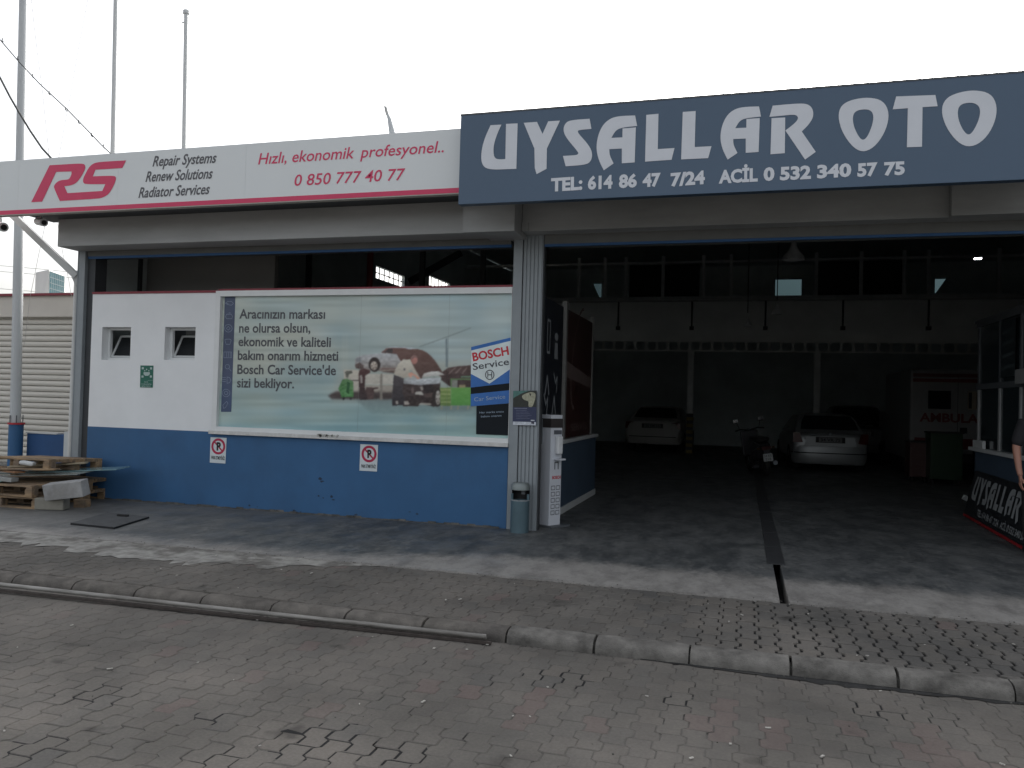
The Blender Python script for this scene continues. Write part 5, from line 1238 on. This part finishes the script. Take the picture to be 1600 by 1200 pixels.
mb = MB(); polys(mb, [[(0,0),(wid,0),(wid,.035),(0,.035)]], SG, .004); mb.build('red_edge', mat('edge_red', (.30,.015,.02), .4), ls)
p = PZ(1509,783,.12); slab('white_wedge', (p.x,p.y,.17), (.10,.05,.08), (0,25,20), frame_grey, 'small white wedge on the floor beside the leaning sign', 'wedge')

# lamps hanging in the hall
def bell(px, py, Y, sc, lab):
    p = PY(px, py, Y); t_ = thing('pendant_lamp', p, lab, 'lamp', 'unlit pendant lamps in the hall')
    MB().lathe(p, [(a*sc, b*sc) for a, b in ((.03,.32),(.05,.30),(.06,.2),(.10,.12),(.2,.0),(.22,-.08),(.205,-.08),(.18,0),(.05,.1))], 20).build('shade', mat('lamp_grey', (.6,.62,.62), .4), t_, smooth=True)
    MB().tube([p+Vector((0,0,.3)), Vector((p.x,p.y,6.9))], .012, 6).build('cord', black, t_)
bell(1240,400,8,1,'unlit bell lamp hanging high near the middle of the bay')
bell(1214,488,11,.6,'lower unlit bell lamp left of the small sky opening')
bell(1168,508,11,.45,'small dark pendant lamp left of the other two')
p = PY(1528,403,6); t_ = thing('led_lamp', p, 'small bright white lamp glowing high at the right of the hall', 'lamp')
MB().box(p-Vector((.055,.04,.0)), p+Vector((.055,.04,.03))).build('lamp_body', black, t_)
MB().box(p-Vector((.05,.025,.022)), p+Vector((.05,.025,-.0005))).build('diffuser', emis('led_glow', (1,1,1), 12), t_)
ZR = PY(1200, 469, 14).z
t_ = thing('service_pipe', (0,14,ZR), 'thin grey pipe crossing the hall with service drops hanging from it', 'pipe')
MB().tube([(-9.2,14,ZR),(11.9,14,ZR)], .03, 8).build('pipe', mat('pipe_dim', (.35,.36,.36), .5), t_, smooth=True)
for px in (966, 1081, 1196, 1317, 1451):
    X = PY(px, 500, 14).x; z0_ = PY(px, 510, 14).z
    t_ = thing('drop_hose', (X,14,z0_), ['first','second','third','fourth','fifth'][(966,1081,1196,1317,1451).index(px)]+' dark service drop counted from the left, hanging before the pale band', 'hose', 'service drops hanging in the hall')
    MB().tube([(X,14,z0_),(X,14,ZR)], .025, 8).build('hose', black, t_); MB().box((X-.06,13.95,z0_-.1),(X+.06,14.05,z0_)).build('outlet', black, t_)

# ------------------------------------------------------------------ person at the right edge
def skin_obj(name, verts, edges, radii, m, parent, root=0, sub=2):
    me = bpy.data.meshes.new(name); me.from_pydata([tuple(v) for v in verts], edges, []); me.materials.append(m)
    o = bpy.data.objects.new(name, me); COL.objects.link(o); o.parent = parent
    sk = o.modifiers.new('skin', 'SKIN'); sk.use_smooth_shade = True
    if not me.skin_vertices: 
        bpy.context.view_layer.update()
    sv = me.skin_vertices[0].data
    for i, r in enumerate(radii): sv[i].radius = (r if isinstance(r, tuple) else (r, r)); sv[i].use_root = (i == root)
    ss = o.modifiers.new('sub', 'SUBSURF'); ss.levels = sub; ss.render_levels = sub
    return o
pe = local('person', 'person in black shirt and trousers standing at the right edge with one bare arm down', 'person')
skinm = mat('skin', (.36,.18,.13), .5, .05); cloth = mat('black_cloth', (.02,.02,.023), .85, .15, 20); trou = mat('dark_trousers', (.018,.018,.02), .85, .2, 20)
# body: one continuous figure in skin tone; local frame: x to the right, faces -y (towards the street)
V_ = [(0,0,.93),(0,.0,1.08),(0,.0,1.24),(0,0,1.40),(0,-.01,1.50),(0,-.02,1.60),(0,-.02,1.70),
  (-.18,0,1.41),(-.245,.01,1.16),(-.235,-.06,.92),(-.225,-.09,.84),
  (.18,0,1.41),(.25,.01,1.16),(.24,-.05,.92),(.235,-.08,.84),
  (-.09,0,.88),(-.10,0,.50),(-.10,.03,.10),(-.11,-.10,.045),
  (.09,0,.88),(.11,-.02,.50),(.12,.02,.10),(.13,-.11,.045)]
E_ = [(0,1),(1,2),(2,3),(3,4),(4,5),(5,6),(3,7),(7,8),(8,9),(9,10),(3,11),(11,12),(12,13),(13,14),(0,15),(15,16),(16,17),(17,18),(0,19),(19,20),(20,21),(21,22)]
R__ = [(.10,.08),(.11,.085),(.14,.1),(.13,.09),.052,.085,.075,.062,.046,.033,.028,.062,.046,.033,.028,.06,.05,.04,.035,.06,.05,.04,.035]
skin_obj('body', V_, E_, R__, skinm, pe)
# shirt with short sleeves, trousers, shoes
skin_obj('black_shirt', [(0,0,.84),(0,0,1.08),(0,0,1.24),(0,0,1.40),(0,0,1.455),(-.18,0,1.41),(-.245,.01,1.15),(.18,0,1.41),(.25,.01,1.15)], [(0,1),(1,2),(2,3),(3,4),(3,5),(5,6),(3,7),(7,8)], [(.185,.155),(.155,.125),(.165,.125),(.15,.11),.07,.085,.068,.085,.068], cloth, pe)
skin_obj('dark_trousers', [(0,0,.98),(0,0,.90),(-.09,0,.86),(-.10,0,.50),(-.10,.03,.12),(.09,0,.86),(.11,-.02,.50),(.12,.02,.12)], [(0,1),(1,2),(2,3),(3,4),(1,5),(5,6),(6,7)], [(.16,.13),(.175,.145),.128,.085,.068,.128,.085,.068], trou, pe, 1)
for s_, yy in ((-.105,-.0),(.125,-.0)): MB().box((s_-.048,-.19,0),(s_+.048,.1,.085)).build('shoe', black, pe, bevel=.03)
for side in (-1, 1):
    hx, hy, hz = side*.228, -.092, .825
    hv = [(hx,hy,hz+.03),(hx,hy-.008,hz-.02),(hx,hy-.012,hz-.055)]
    skin_obj('palm', hv, [(0,1),(1,2)], [(.02,.027),(.017,.036),(.014,.036)], skinm, pe)
    for k in range(4):
        f0 = Vector((hx, hy-.038+k*.021, hz-.055)); ln = (.068,.078,.075,.058)[k]
        skin_obj('finger', [f0+Vector((0,0,.02)), f0+Vector((0,0,-ln*.4)), f0+Vector((-side*.012,0,-ln*.75)), f0+Vector((-side*.028,0,-ln))], [(0,1),(1,2),(2,3)], [.0095,.0088,.008,.0065], skinm, pe, sub=1)
    skin_obj('thumb', [(hx,hy-.02,hz+.0),(hx-side*.012,hy-.048,hz-.02),(hx-side*.016,hy-.058,hz-.055)], [(0,1),(1,2)], [.012,.0105,.008], skinm, pe, sub=1)
# face and hair
MB().lathe((0,.012,1.675), [(.0,.105),(.06,.095),(.092,.05),(.098,.0),(.085,-.05),(.07,-.07)], 20, radians(-10), radians(190)).lathe((0,0,1.70), [(0,.085),(.06,.075),(.09,.045),(.094,.03)], 20).build('hair', black, pe, smooth=True)
MB().prism([(-.012,-.10,1.60),(.012,-.10,1.60),(0,-.095,1.655)], (0,-.022,0)).build('nose', skinm, pe, bevel=.004)
for s_ in (-1, 1):
    MB().lathe((s_*.032,-.092,1.655), [(0,-.012),(.011,-.008),(.013,0)], 10, ax='y').build('eye', frame_white, pe, smooth=True)
    MB().lathe((s_*.085,-.01,1.635), [(0,-.008),(.02,-.006),(.028,0),(.02,.008),(0,.01)], 10, ax='x').build('ear', skinm, pe, smooth=True)
MB().box((-.024,-.103,1.567),(.024,-.09,1.576)).build('mouth', mat('lips', (.22,.08,.07), .5), pe, bevel=.003)
hp = PY(1589, 740, .9); pe.location = (hp.x+.235, .9, .12)
pe.rotation_euler = (0,0,radians(0))
